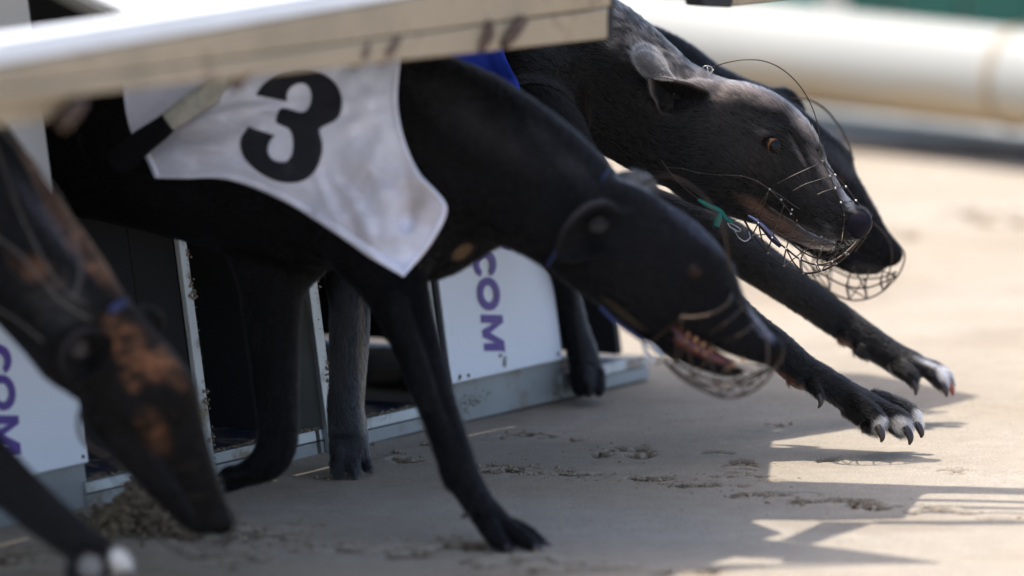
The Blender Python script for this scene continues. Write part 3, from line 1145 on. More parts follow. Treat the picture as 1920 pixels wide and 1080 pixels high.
def make_dog(name, label, body, coat_fn, wet_fn, fur_n, fur_len=.0075, fur_r=.00011, seed=1, fur_fn=None, fur_mat='fur_dark'):
    V, Q = body.build()
    N, fn = vnormals(V, Q)
    c = V.mean(0)
    root = empty(name, (c[0], c[1], 0), label, 'greyhound', 'greyhounds bursting out of the trap')
    o = np_mesh('body', V, Q, M['skin'], root)
    qx, qy, qd = to_px(V)
    ca = coat_fn(V, qx, qy, qd, N)
    a = o.data.attributes.new('coat', 'FLOAT_COLOR', 'POINT')
    a.data.foreach_set('color', np.hstack([ca, np.ones((len(V), 1))]).astype(np.float32).ravel())
    a = o.data.attributes.new('wet', 'FLOAT', 'POINT')
    wv = wet_fn(qx, qy, qd)
    a.data.foreach_set('value', wv.astype(np.float32))
    if fur_n:
        r = np.random.default_rng(seed)
        area = np.linalg.norm(fn, axis=1)
        cen = V[Q].mean(1)
        tocam = CP - cen
        tocam /= np.linalg.norm(tocam, axis=1)[:, None]
        face = (fn / (area[:, None] + 1e-12) * tocam).sum(1)
        fx, fy, _ = to_px(cen)
        vis = (face > -.45) & (fx > -60) & (fx < 1980) & (fy > -60) & (fy < 1140) & (wv[Q[:, 0]] < .3)
        wgt = area * vis
        if fur_fn is not None: wgt = wgt * fur_fn(fx, fy)
        fi = r.choice(len(Q), fur_n, p=wgt / wgt.sum())
        uv = r.random((fur_n, 2))
        q4 = V[Q[fi]]
        n4 = N[Q[fi]]
        u, v = uv[:, :1], uv[:, 1:]
        bl = lambda t: t[:, 0] * (1 - u) * (1 - v) + t[:, 1] * u * (1 - v) + t[:, 2] * u * v + t[:, 3] * (1 - u) * v
        p, nn = bl(q4), bl(n4)
        nn /= np.linalg.norm(nn, axis=1)[:, None]
        # flow from the nearest limb segment
        segs = []
        for nd in body.flow:
            for i in range(len(nd) - 1):
                segs.append(np.concatenate([nd[i], nd[i + 1]]))
        segs = np.array(segs)
        best = np.full(fur_n, 1e9)
        fl = np.zeros((fur_n, 3))
        for sg in segs:
            a_, b_ = sg[:5], sg[5:]
            ab = b_[:3] - a_[:3]
            t = np.clip(((p - a_[:3]) @ ab) / max(ab @ ab, 1e-9), 0, 1)
            dd = np.linalg.norm(p - a_[:3] - t[:, None] * ab, axis=1) - (a_[3] + t * (b_[3] - a_[3]))
            m = dd < best
            best[m] = dd[m]
            fl[m] = ab / (np.linalg.norm(ab) + 1e-9)
        fl = fl - nn * (fl * nn).sum(1)[:, None]
        fl /= np.linalg.norm(fl, axis=1)[:, None] + 1e-6
        side = np.cross(nn, fl)
        sw = (fbm(p, 28, 2, 77) - .5) * 1.3
        sw2 = r.normal(0, .16, fur_n)
        dirv = fl + side * (sw + sw2)[:, None]
        dirv /= np.linalg.norm(dirv, axis=1)[:, None] + 1e-9
        L = fur_len * r.uniform(.45, 1.3, fur_n)
        lift = r.uniform(.10, .42, fur_n)
        p0 = p - nn * .0004
        p1 = p + dirv * (L * .5)[:, None] + nn * (L * .5 * lift)[:, None]
        p2 = p + dirv * L[:, None] + nn * (L * lift * .8)[:, None]
        pos = np.stack([p0, p1, p2], 1).reshape(-1, 3)
        hc = bpy.data.hair_curves.new('fur')
        hc.add_curves([3] * fur_n)
        hc.points.foreach_set('position', pos.astype(np.float32).ravel())
        rad_ = np.tile(np.array([fur_r, fur_r * .8, fur_r * .15]), fur_n).astype(np.float32)
        hc.points.foreach_set('radius', rad_)
        cx = to_px(p)
        cc = coat_fn(p, cx[0], cx[1], cx[2], nn) * np.exp(r.normal(-.1, .55, (fur_n, 1)))
        at = hc.attributes.new('coat', 'FLOAT_COLOR', 'CURVE')
        at.data.foreach_set('color', np.hstack([np.clip(cc, 0, .95), np.ones((fur_n, 1))]).astype(np.float32).ravel())
        hc.materials.append(M[fur_mat])
        fo = bpy.data.objects.new('fur', hc)
        COL.objects.link(fo)
        fo.parent = root
        fo.matrix_parent_inverse = root.matrix_world.inverted()
        fo['kind'] = 'stuff'
    return root, V, Q, N

def ell(qx, qy, cx, cy, rx, ry, ang=0, soft=.35):
    a = math.radians(ang)
    dx, dy = qx - cx, qy - cy
    u = (dx * math.cos(a) + dy * math.sin(a)) / rx
    v = (-dx * math.sin(a) + dy * math.cos(a)) / ry
    return np.clip((1 - np.sqrt(u * u + v * v)) / soft, 0, 1)

def mixc(c, col, f):
    return c * (1 - f[:, None]) + np.array(col) * f[:, None]

def resample(pts, n):
    pts = crom(np.array(pts, float), 6) if len(pts) > 2 else np.array(pts, float)
    s_ = np.concatenate([[0], np.cumsum(np.linalg.norm(np.diff(pts, axis=0), axis=1))])
    t = np.linspace(0, s_[-1], n)
    return np.stack([np.interp(t, s_, pts[:, i]) for i in range(2)], 1)

def ear_sheet(root, bvh, outline, rim_off, mid_off, rim_col, mid_col, name='ear', thick=.0022, rings=9, mid=None):
    o_ = resample(list(outline) + [outline[0]], 49)[:-1]
    n = len(o_)
    # offsets given per outline control point are spread along the outline
    ctrl = np.linspace(0, 1, len(rim_off) + 1)
    ro = np.interp(np.arange(n) / n, ctrl, list(rim_off) + [rim_off[0]])
    c = np.array(mid) if mid is not None else o_.mean(0)
    V, C = [], []
    for k in range(rings + 1):
        t = k / rings
        for m in range(n):
            x, y = o_[m] * (1 - t) + c * t
            q_ = min(t * 1.25, 1) ** .8
            off = ro[m] * (1 - q_) + mid_off * q_
            h_ = bvh.ray_cast(Vector(tuple(CP + 7 * ray(x, y))), Vector(tuple(ray(x, y))).normalized())
            d = (np.array(h_[0]) - CP) @ FW if h_[0] is not None else None
            V.append((x, y, d, off))
            e = max(0, 1 - t * 6) * min(1, (ro[m] / max(ro)) ** 2.2 + .06)  # rim light put into the colour where the rim stands proud
            C.append(np.array(rim_col) * e + np.array(mid_col) * (1 - e))
    ds = [v[2] for v in V if v[2] is not None]
    base = float(np.median(ds))
    Vw = [P(x, y, (base if d is None else .35 * d + .65 * base) - off) for x, y, d, off in V]
    F = [(k * n + m, k * n + (m + 1) % n, (k + 1) * n + (m + 1) % n, (k + 1) * n + m) for k in range(rings) for m in range(n)]
    o = mesh_obj(name, Vw, F, M['skin'], root, smooth=True)
    a = o.data.attributes.new('coat', 'FLOAT_COLOR', 'POINT')
    a.data.foreach_set('color', np.hstack([np.array(C), np.ones((len(C), 1))]).astype(np.float32).ravel())
    a = o.data.attributes.new('wet', 'FLOAT', 'POINT')
    md = o.modifiers.new('thick', 'SOLIDIFY')
    md.thickness = thick
    md.offset = 0
    # fine hair standing on the sheet, longest along the rim
    r = np.random.default_rng(n)
    Vw = np.array(Vw)
    N = 5200
    k = (r.random(N) ** 1.6 * (rings - 1)).astype(int)
    m = r.integers(0, n, N)
    p = Vw[k * n + m] * (1 - r.random((N, 1)) * .0)
    p2 = Vw[(k + 1) * n + m]
    p3 = Vw[k * n + (m + 1) % n]
    u, v = r.random((N, 1)), r.random((N, 1))
    p = p + (p2 - p) * u + (p3 - p) * v
    out = (Vw[m] - Vw[rings * n])
    out /= np.linalg.norm(out, axis=1)[:, None] + 1e-9
    flow = np.array([-.55, 0, .45]) + r.normal(0, .25, (N, 3)) + out * .5
    flow /= np.linalg.norm(flow, axis=1)[:, None]
    Lh = r.uniform(.0015, .0042, (N, 1))
    lift = -FW * .35
    pos = np.stack([p - FW * thick * .4, p + flow * Lh * .5 + lift * Lh, p + flow * Lh + lift * Lh * 1.1 - FW * thick * .4], 1).reshape(-1, 3)
    hc = bpy.data.hair_curves.new('ear_fur')
    hc.add_curves([3] * N)
    hc.points.foreach_set('position', pos.astype(np.float32).ravel())
    hc.points.foreach_set('radius', np.tile(np.array([.00015, .00012, .00004]), N).astype(np.float32))
    e = np.clip(1 - (k[:, None] + u) * .55, 0, 1) * np.minimum(1, (ro[m] / ro.max()) ** 2.2 + .06)[:, None]
    cc = (np.array(rim_col) * e + np.array(mid_col) * (1 - e)) * np.exp(r.normal(0, .4, (N, 1)))
    at = hc.attributes.new('coat', 'FLOAT_COLOR', 'CURVE')
    at.data.foreach_set('color', np.hstack([np.clip(cc, 0, .95), np.ones((N, 1))]).astype(np.float32).ravel())
    hc.materials.append(M['fur'])
    fo = bpy.data.objects.new('ear_fur', hc)
    COL.objects.link(fo)
    fo.parent = o
    fo['kind'] = 'stuff'
    return o

def claw(root, pts, mat='claw'):
    nd = crom(np.array([[*P(x, y, d), r * d / K] for x, y, d, r in pts]), 4)
    V, F = tube_geo(nd[:, :3], nd[:, 3], 10)
    return mesh_obj('claw', V, F, M[mat], root, smooth=True)

def eyeball(root, x, y, d, rpx, look, mat=None):
    bm = bmesh.new()
    bmesh.ops.create_uvsphere(bm, u_segments=32, v_segments=20, radius=rpx * d / K)
    me = bpy.data.meshes.new('eye')
    bm.to_mesh(me)
    bm.free()
    me.shade_smooth()
    me.materials.append(mat or M['eye'])
    o = bpy.data.objects.new('eye', me)
    COL.objects.link(o)
    q = Vector(look).normalized().to_track_quat('-Y', 'Z')
    mw = Matrix.LocRotScale(Vector(P(x, y, d)), q, Vector((1, 1, 1)) )
    o.parent = root
    o.matrix_parent_inverse = root.matrix_world.inverted()
    o.matrix_world = mw
    return o

OTHERS = []
def wires(root, name, lists, mat='wire'):
    """lists of (points (px,py,depth), radius px, knots?) joined as one worn piece"""
    V, F = [], []
    for pts, r, kn in lists:
        if root is dog3 or root in OTHERS: r = r * 1.25
        w = np.array([P(x, y, d) for x, y, d in pts])
        pth = crom(w, 8)
        tube_geo(pth, r * 9 / K, 6, V, F)
        if kn:
            for q in w:
                a = q + np.array([.6, .2, .7]) * .0011
                b = q - np.array([.6, .2, .7]) * .0011
                tube_geo(np.array([a * .999 + b * .001, (a + b) / 2, b]), [.0008, .0015, .0008], 6, V, F)
    o = mesh_obj(name, V, F, M[mat], root, smooth=True)
    return o

def knots(root, pts, r=.0017):
    for x, y, d in pts:
        bm = bmesh.new()
        bmesh.ops.create_icosphere(bm, subdivisions=2, radius=r)
        for v in bm.verts:
            v.co *= random.uniform(.75, 1.2)
        me = bpy.data.meshes.new('muzzle_knot')
        bm.to_mesh(me)
        bm.free()
        me.shade_smooth()
        me.materials.append(M['wire_bright'])
        o = bpy.data.objects.new('muzzle_knot', me)
        COL.objects.link(o)
        o.location = tuple(P(x, y, d - .001))
        o.parent = root
        o.matrix_parent_inverse = root.matrix_world.inverted()

# ================================================================== white-jacket dog (3)
def d3(x):
    return float(np.interp(x, [-300, 150, 345, 700, 1000, 1250, 1450], [9.12, 8.93, 8.85, 8.72, 8.62, 8.57, 8.53]))
b = Body(0.0026)
q = lambda x, y, r, w=.75, dd=0: (x, y, d3(x) + dd, r, w)
b.add([q(1150, 455, 108, .6), q(1096, 424, 107, .6), q(1037, 372, 121, .58), q(945, 320, 142, .58), q(810, 295, 190, .58), q(600, 275, 232, .56), q(450, 262, 212, .55), q(300, 250, 185, .55), q(140, 245, 160, .58), q(0, 260, 140, .6)], 10, 6)
b.add([q(1150, 452, 108, .6), q(1228, 505, 116, .56), q(1285, 548, 100, .55)], 26, 5, flow=-1)
b.add([q(1285, 540, 92, .55), q(1330, 582, 70, .5), q(1375, 622, 50, .5), q(1415, 650, 37, .55), q(1438, 657, 32, .6)], 14, 6, flow=-1)
b.add([q(1446, 655, 23, .7)], 6, 2, flow=False)
b.add([q(1200, 560, 62, .5), q(1255, 628, 36, .5), q(1310, 668, 24, .6), q(1360, 690, 17, .7), q(1382, 694, 13, .7)], 14, 6, flow=-1)
b.cut([(1262, 610, d3(1300), 8, 6), (1310, 643, d3(1310), 12, 5), (1350, 667, d3(1350), 10, 5), (1395, 682, d3(1395), 9, 4), (1440, 696, d3(1430), 8, 4)], 3)
# brow, cheek, ear
b.snap(); sf = b.s
b.add([(1270, 476, sf(1270, 476, .012), 26, .6), (1312, 488, sf(1312, 488, .010), 18, .6), (1338, 512, sf(1338, 512, .009), 14, .6)], 26, 4, flow=False)
b.cut([(1322, 540, sf(1322, 540, -.012), 22, .8), (1345, 580, sf(1345, 575, -.011), 18, .8)], 30, 4)
b.add([(1180, 520, sf(1180, 520, .026), 56, .6), (1225, 560, sf(1225, 560, .024), 44, .6)], 40, 3, flow=False)
b.add([(1302, 510, sf(1302, 510, .0075), 19, .8)], 10, 2, flow=False)
b.cut([(1288, 506, sf(1302, 510, -.008), 9, 1.6), (1314, 514, sf(1302, 510, -.008), 10, 1.6)], 4)
eye3 = sf(1301, 510, .0070)
b.add([(1172, 418, sf(1172, 418, .004), 24, .5), (1150, 424, sf(1150, 424, .003), 24, .4)], 12, 4, flow=False)
b.add([(1158, 352, d3(1160) + .03, 28, .5), (1188, 344, d3(1180) + .036, 26, .4), (1214, 350, d3(1200) + .036, 20, .4), (1226, 366, d3(1210) + .036, 11, .5)], 8, 5, flow=False)
b.cut([(1222, 335, d3(1200) + .018, 7, 1.0), (1212, 352, d3(1200) + .014, 5, 1.2), (1208, 372, d3(1200) + .014, 5, 1.2)], 5)
# nostril
b.cut([(1455, 655, d3(1450) - .018, 6, 1.2), (1447, 664, d3(1450) - .018, 4, 1.2)], 3)
# shoulder muscles
b.add([(720, 250, d3(720) - .045, 95, .45), (770, 380, d3(770) - .055, 85, .45), (745, 460, d3(745) - .05, 72, .5)], 40, 5, flow=False)
b.add([(840, 390, d3(840), 110, .55), (800, 440, d3(800), 88, .6), (700, 430, d3(700), 98, .6)], 30, 4, flow=False)
for pts_, r_, of_, k_ in (([(1075, 330), (1010, 300), (920, 262), (830, 240)], 22, .014, 26), ([(1040, 440), (960, 400), (880, 372), (800, 352)], 26, .016, 30),
        ([(760, 200), (790, 290), (812, 380), (790, 450)], 26, .015, 30), ([(700, 300), (720, 390), (715, 470)], 34, .018, 34), ([(600, 330), (640, 400), (660, 470)], 24, .016, 30),
        ([(520, 300), (560, 390), (600, 460)], 18, .013, 26), ([(450, 300), (490, 380), (530, 450)], 18, .013, 26)):
    b.add([(x_, y_, sf(x_, y_, of_), r_, .6) for x_, y_ in pts_], k_, 5, flow=False)
for pts_ in ([(860, 330), (800, 300), (760, 320)], [(990, 360), (900, 322), (840, 310)], [(752, 330), (765, 400), (748, 470)]):
    b.cut([(x_, y_, sf(x_, y_, -.0125), 18, .8) for x_, y_ in pts_], 24, 4)
# stretched foreleg
dl = 8.60
b.add([(690, 420, 8.68, 105, .5), (730, 510, 8.66, 70, .6), (760, 590, 8.64, 52, .7), (793, 685, 8.62, 42, .75), (826, 780, 8.61, 36, .8), (850, 850, 8.60, 35, .85), (868, 895, 8.60, 33, .85), (896, 942, 8.60, 29, .95), (925, 980, 8.60, 31, 1.0), (945, 1003, 8.60, 29, 1.1)], 14, 6)
for ln in ([(752, 560), (785, 660), (820, 770), (848, 850), (870, 900), (905, 955)], [(735, 560), (768, 660), (800, 760)], [(862, 868), (884, 920), (915, 968)]):
    b.add([(x_, y_, 8.60 - .0125, 11, .8) for x_, y_ in ln], 12, 4, flow=False)
b.add([(836, 878, 8.598, 15, .8), (846, 905, 8.598, 16, .8)], 6, 3, flow=False)
b.add([(884, 945, 8.585, 11, .8), (878, 962, 8.58, 8, .8)], 5, 3, flow=False)
b.add([(915, 985, 8.575, 20, .8), (930, 1010, 8.57, 18, .8), (948, 1024, 8.572, 13, .8)], 3, 4)
b.add([(950, 990, 8.59, 18, .8), (978, 1010, 8.585, 17, .8), (1002, 1024, 8.585, 13, .8)], 3, 4)
b.add([(960, 985, 8.61, 16, .8), (992, 1002, 8.612, 15, .8), (1018, 1020, 8.615, 11, .8)], 3, 4)
# folded foreleg
b.add([(530, 420, 8.80, 120, .5), (512, 520, 8.80, 68, .62), (510, 610, 8.80, 52, .72), (516, 710, 8.80, 44, .75), (521, 790, 8.80, 39, .8), (519, 832, 8.80, 38, .85), (504, 864, 8.80, 35, .9), (468, 886, 8.80, 25, .95), (438, 899, 8.80, 20, 1.1)], 16, 6)
b.add([(458, 886, 8.785, 13, .8), (436, 892, 8.78, 13, .8), (420, 902, 8.78, 9, .8)], 2, 4)
b.add([(462, 898, 8.79, 13, .8), (440, 908, 8.785, 12, .8), (424, 918, 8.785, 8, .8)], 2, 4)
b.add([(455, 882, 8.81, 12, .8), (430, 884, 8.81, 11, .8), (416, 890, 8.81, 8, .8)], 2, 4)
# hind quarters (inside the trap)
b.add([(20, 260, 9.02, 150, .6), (-40, 380, 9.0, 110, .5), (10, 520, 8.98, 60, .6), (-40, 650, 9.04, 34, .7), (-90, 760, 9.05, 26, .8), (-60, 880, 9.02, 22, .9), (-30, 905, 9.0, 22, 1.0)], 24, 5)
b.add([(20, 260, 9.12, 140, .6), (-60, 400, 9.16, 100, .5), (-20, 540, 9.16, 56, .6), (-80, 660, 9.2, 32, .7), (-120, 760, 9.2, 26, .8), (-90, 850, 9.18, 22, .9), (-60, 872, 9.17, 22, 1.0)], 24, 5)
b.add([(-100, 260, 9.08, 26, .9), (-180, 400, 9.12, 16, 1), (-220, 560, 9.15, 9, 1), (-200, 660, 9.15, 6, 1)], 12, 6)

def coat3(V, x, y, d, N):
    c = np.tile(np.array([.0052, .0046, .0046]), (len(V), 1))
    c *= (.8 + .5 * fbm(V, 16, 3, 3))[:, None]
    c = mixc(c, (.20, .21, .27), ell(x, y, 1428, 612, 44, 13, 52, .7) * .8)  # bluish highlight along the snout painted into the coat
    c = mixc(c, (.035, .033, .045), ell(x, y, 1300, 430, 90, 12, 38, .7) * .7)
    c = mixc(c, (.16, .10, .05), ell(x, y, 868, 472, 26, 13, -35) * (d < 8.8) * .8)  # tan highlight on the chest painted into the coat
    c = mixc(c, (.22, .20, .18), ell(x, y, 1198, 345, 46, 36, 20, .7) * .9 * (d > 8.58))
    c = mixc(c, (.10, .09, .09), ell(x, y, 1124, 420, 20, 14, -20) * .8)  # highlight spot in the ear painted into the coat
    c = mixc(c, (.045, .041, .042), np.clip(ell(x, y, 900, 230, 200, 60, 35, .9) + ell(x, y, 1060, 300, 130, 26, 48, .8), 0, 1) * fbm(V * [1, 1, 1], 40, 3, 5))  # soft highlights along the neck painted into the coat
    c = mixc(c, (.13, .09, .045), ell(x, y, 1170, 590, 60, 8, 38) * .3)
    return c
wet3 = lambda x, y, d: np.maximum(ell(x, y, 1452, 655, 30, 28, 0, .2), ((x > 1262) & (x < 1330) & (y > 604) & (y < 625)) * 0.0)
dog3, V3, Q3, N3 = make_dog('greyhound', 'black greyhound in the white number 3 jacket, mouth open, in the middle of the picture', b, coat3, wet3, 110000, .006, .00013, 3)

# mouth lining and teeth
bm = bmesh.new()
nd = crom(np.array([[*P(x, y, d), r * d / K] for x, y, d, r in ((1255, 618, d3(1262), 24), (1300, 648, d3(1300), 20), (1340, 671, d3(1340), 15), (1372, 684, d3(1372), 8))]), 5)
V, F = tube_geo(nd[:, :3], nd[:, 3], 12)
bm.free()
mo = mesh_obj('tongue', V, F, M['mouth'], dog3, smooth=True)
for (x, y, r, l) in ((1276, 612, 5, 11), (1290, 626, 5, 10), (1304, 636, 6, 12), (1318, 646, 6, 12), (1333, 655, 4, 9), (1287, 640, 4, -9), (1306, 655, 4, -9), (1322, 664, 4, -9), (1376, 684, 4.5, -15), (1392, 676, 4, 14), (1366, 690, 3, -7)):
    for sgn in (-1, 1):
        dd = d3(x) + sgn * .016
        V, F = tube_geo(np.array([P(x, y - l * .3, dd), P(x + 1, y + l * .2, dd), P(x + 2, y + l * .7, dd)]), [r * .00042, r * .00036, .0003], 8)
        mesh_obj('tooth', V, F, M['teeth'], dog3, smooth=True)
eyeball(dog3, 1301, 510, eye3, 18, (.25, -1, -.02), M['dark_eye'])
claw(dog3, [(1015, 1018, 8.612, 7), (1032, 1026, 8.612, 6), (1046, 1034, 8.612, 2.5)])
claw(dog3, [(1000, 1024, 8.58, 7), (1012, 1031, 8.58, 5), (1020, 1037, 8.58, 2.5)])
claw(dog3, [(946, 1024, 8.567, 6), (955, 1031, 8.567, 4), (961, 1036, 8.567, 2)])
claw(dog3, [(879, 963, 8.577, 6), (870, 968, 8.577, 4.5), (864, 966, 8.577, 2)])

bvh3 = BVHTree.FromPolygons([tuple(v) for v in V3], [tuple(int(i) for i in f) for f in Q3])
ear_sheet(dog3, bvh3, [(1176, 408), (1142, 377), (1106, 381), (1080, 398), (1055, 428), (1043, 462), (1048, 488), (1077, 494), (1111, 484), (1142, 474), (1170, 462), (1180, 436)],
          [.004, .014, .020, .020, .016, .010, .006, .005, .005, .004, .001, .000], -.002, (.055, .05, .055), (.006, .0055, .006), mid=(1122, 440))
ear_sheet(dog3, bvh3, [(1140, 416), (1128, 410), (1115, 414), (1108, 423), (1111, 432), (1121, 435), (1132, 431), (1139, 424)], [.008] * 8, .012, (.02, .018, .018), (.045, .042, .042), name='ear_fold')  # small fold coloured lighter to carry the ear's highlight
# jacket -----------------------------------------------------------
def hit3(x, y):
    r = Vector(tuple(ray(x, y))).normalized()
    h_ = bvh3.ray_cast(Vector(tuple(CP + 7 * ray(x, y))), r)
    if h_[0] is None: return None
    return (np.array(h_[0]) - CP) @ FW

NS, NT = 110, 80
left = resample([(236, 70), (231, 150), (238, 215), (253, 262), (276, 300), (291, 333)], NT)
right = resample([(757, 60), (751, 110), (745, 190), (758, 262), (786, 325), (815, 356), (837, 384), (832, 415), (802, 465), (757, 519)], NT)
top = resample([(236, 70), (400, 50), (600, 40), (757, 60)], NS)
bot = resample([(291, 333), (350, 334), (430, 336), (525, 372), (620, 430), (700, 486), (757, 519)], NS)
S_, T_ = np.meshgrid(np.linspace(0, 1, NS), np.linspace(0, 1, NT))
Cn = ((1 - T_)[..., None] * top[None] + T_[..., None] * bot[None] + (1 - S_)[..., None] * left[:, None] + S_[..., None] * right[:, None]
      - ((1 - S_) * (1 - T_))[..., None] * top[0] - (S_ * (1 - T_))[..., None] * top[-1] - ((1 - S_) * T_)[..., None] * bot[0] - (S_ * T_)[..., None] * bot[-1])
Dm = np.full((NT, NS), np.nan)
for i in range(NT):
    for j in range(NS):
        h_ = hit3(*Cn[i, j])
        if h_ is not None: Dm[i, j] = h_
for _ in range(200):
    bad = np.isnan(Dm)
    if not bad.any(): break
    p_ = np.pad(Dm, 1, constant_values=np.nan)
    st = np.stack([p_[:-2, 1:-1], p_[2:, 1:-1], p_[1:-1, :-2], p_[1:-1, 2:]])
    with np.errstate(all='ignore'):
        import warnings
        warnings.simplefilter('ignore')
        mn = np.nanmean(st, 0)
    Dm[bad] = mn[bad]
for _ in range(6):
    p_ = np.pad(Dm, 1, mode='edge')
    Dm = np.minimum(Dm, (p_[:-2, 1:-1] + p_[2:, 1:-1] + p_[1:-1, :-2] + p_[1:-1, 2:]) / 4)
# folds: long ridges running from the strap and the shoulder
def wrinkle(x, y):
    z = np.zeros_like(x)
    def ridge(x0, y0, x1, y1, wpx, amp, bend=0):
        dx, dy = x1 - x0, y1 - y0
        L = math.hypot(dx, dy)
        t = ((x - x0) * dx + (y - y0) * dy) / L / L
        s_ = (-(x - x0) * dy + (y - y0) * dx) / L - bend * np.sin(np.clip(t, 0, 1) * math.pi)
        return amp * np.exp(-(s_ / wpx) ** 2) * np.clip(1.15 - np.abs(t - .5) * 2, 0, 1) ** .6
    z = z + ridge(320, 245, 530, 195, 9, .0045, -8) + ridge(300, 290, 520, 230, 13, .005, 10) + ridge(315, 262, 470, 285, 9, .0035, 6)
    z = z + ridge(330, 300, 560, 345, 12, .004, -12) + ridge(480, 215, 560, 230, 8, .003) + ridge(250, 250, 330, 170, 10, .0045, 8)
    z = z + ridge(300, 140, 420, 175, 14, .005, -6) + ridge(620, 330, 700, 470, 12, .0055, -14) + ridge(590, 300, 650, 440, 10, .004, 8)
    z = z + ridge(640, 150, 720, 190, 14, .004, 6) + ridge(640, 230, 730, 215, 18, .004, 0) + ridge(700, 300, 760, 480, 16, .003, 10)
    z = z + ridge(650, 290, 800, 400, 22, .004, 12) + ridge(400, 220, 480, 250, 7, .003)
    z = z + (fbm(np.stack([x.ravel() * .01, y.ravel() * .013, x.ravel() * 0], 1), 1.6, 3, 8).reshape(x.shape) - .5) * .012
    return z
wr = wrinkle(Cn[..., 0], Cn[..., 1])
edge = np.minimum.reduce([S_ * 14, (1 - S_) * 14, (1 - T_) * 10, np.ones_like(S_)])
wr = wr * 1.5
Dj = Dm - .0055 - wr * (.35 + .65 * edge)
# hem: a doubled, stitched band along the cut edges
Cs = np.minimum.reduce([S_ * 500, (1 - S_) * 500, (1 - T_) * 400])
hem = ((Cs > 13) & (Cs < 17)) * .0011 - (np.abs(Cs - 19.5) < 2.3) * .0006 - (Cs < 4) * -.0008
Dj = Dj + hem - (Cs < 17) * .0012
JV = np.array([[P(Cn[i, j, 0], Cn[i, j, 1], Dj[i, j]) for j in range(NS)] for i in range(NT)])
idx = np.arange(NS * NT).reshape(NT, NS)
JF = np.stack([idx[:-1, :-1].ravel(), idx[1:, :-1].ravel(), idx[1:, 1:].ravel(), idx[:-1, 1:].ravel()], 1)
jk = np_mesh('jacket', JV.reshape(-1, 3), JF, M['jacket'], dog3)
soil = np.clip(ell(Cn[..., 0], Cn[..., 1], 740, 400, 130, 150, 0, .8) + .15 + .35 * ell(Cn[..., 0], Cn[..., 1], 400, 230, 120, 60, -15, .6), 0, 1)
at = jk.data.attributes.new('soil', 'FLOAT', 'POINT')
at.data.foreach_set('value', soil.astype(np.float32).ravel())
md = jk.modifiers.new('sub', 'SUBSURF'); md.levels = md.render_levels = 1
md = jk.modifiers.new('thick', 'SOLIDIFY')
md.thickness = .0018
md.offset = 1
def hem_strip(cells):
    n = len(cells)
    V, F = [], []
    for (i, j), (i2, j2) in cells:
        a_, c_ = JV[i, j], JV[i2, j2]
        for t in (0, .5, 1.0):
            q_ = a_ * (1 - t) + c_ * t
            V.append(q_ - FW * (.0030 if t == .5 else .0022))
    for k in range(n - 1):
        for m in range(2):
            F.append((k * 3 + m, k * 3 + m + 1, (k + 1) * 3 + m + 1, (k + 1) * 3 + m))
    o = mesh_obj('hem', V, F, M['hem'], jk, smooth=True)
    md = o.modifiers.new('thick', 'SOLIDIFY')
    md.thickness = .0010
    md.offset = 0
hem_strip([((i, NS - 1), (i, NS - 3)) for i in range(NT)])
hem_strip([((NT - 1, j), (NT - 4, j)) for j in range(NS)])
hem_strip([((i, 0), (i, 2)) for i in range(NT)])
bvhj = BVHTree.FromPolygons([tuple(v) for v in JV.reshape(-1, 3)], [tuple(int(i) for i in f) for f in JF])

TP = [((480, 178), (537, 190)), ((494, 158), (538, 174)), ((520, 142), (547, 162)), ((560, 134), (562, 156)), ((600, 137), (576, 160)), ((630, 158), (584, 176)),
      ((641, 190), (581, 198)), ((633, 222), (566, 211)), ((600, 241), (528, 203)), ((603, 262), (518, 229)), ((604, 274), (536, 236)), ((603, 290), (548, 254)),
      ((594, 315), (549, 284)), ((574, 336), (540, 301)), ((546, 343), (526, 304)), ((515, 338), (511, 299)), ((480, 319), (502, 286)), ((456, 292), (503, 272)), ((451, 262), (509, 260)), ((466, 238), (515, 254))]
to = crom([p[0] for p in TP], 4)
ti = crom([p[1] for p in TP], 4)
V = []
for a_, c_ in zip(to, ti):
    for k in range(9):
        x, y = a_ * (1 - k / 8) + c_ * k / 8
        h_ = bvhj.ray_cast(Vector(tuple(CP + 7 * ray(x, y))), Vector(tuple(ray(x, y))).normalized())
        d = (np.array(h_[0]) - CP) @ FW if h_[0] is not None else d3(x) - .1
        V.append(P(x, y, d - .0032))
F = [(i * 9 + j, i * 9 + j + 1, (i + 1) * 9 + j + 1, (i + 1) * 9 + j) for i in range(len(to) - 1) for j in range(8)]
o = mesh_obj('number_three', V, F, M['black_cloth'], jk, smooth=True)
md = o.modifiers.new('thick', 'SOLIDIFY')
md.thickness = .0008
md.offset = 0

# strap over the jacket
def ribbon(name, pts, mat, root, off_r=0.0, thick=.0016):
    """pts: (px, py, depth, half width px) along the strap"""
    a = crom(np.array(pts, float), 8)
    V = []
    t = np.gradient(a[:, :2], axis=0)
    t /= np.linalg.norm(t, axis=1)[:, None]
    nn = np.stack([-t[:, 1], t[:, 0]], 1)
    for i in range(len(a)):
        for s_ in (-1, -.5, 0, .5, 1):
            V.append(P(a[i, 0] + nn[i, 0] * s_ * a[i, 3], a[i, 1] + nn[i, 1] * s_ * a[i, 3], a[i, 2] + .0015 * s_ * s_))
    F = [(i * 5 + j, i * 5 + j + 1, (i + 1) * 5 + j + 1, (i + 1) * 5 + j) for i in range(len(a) - 1) for j in range(4)]
    o = mesh_obj(name, V, F, mat, root, smooth=True)
    md = o.modifiers.new('thick', 'SOLIDIFY')
    md.thickness = thick
    return o
ribbon('jacket_strap', [(305, 236, 8.712, 19), (345, 207, 8.706, 21), (385, 181, 8.70, 22), (425, 158, 8.70, 22), (475, 128, 8.70, 22)], M['webbing'], dog3)
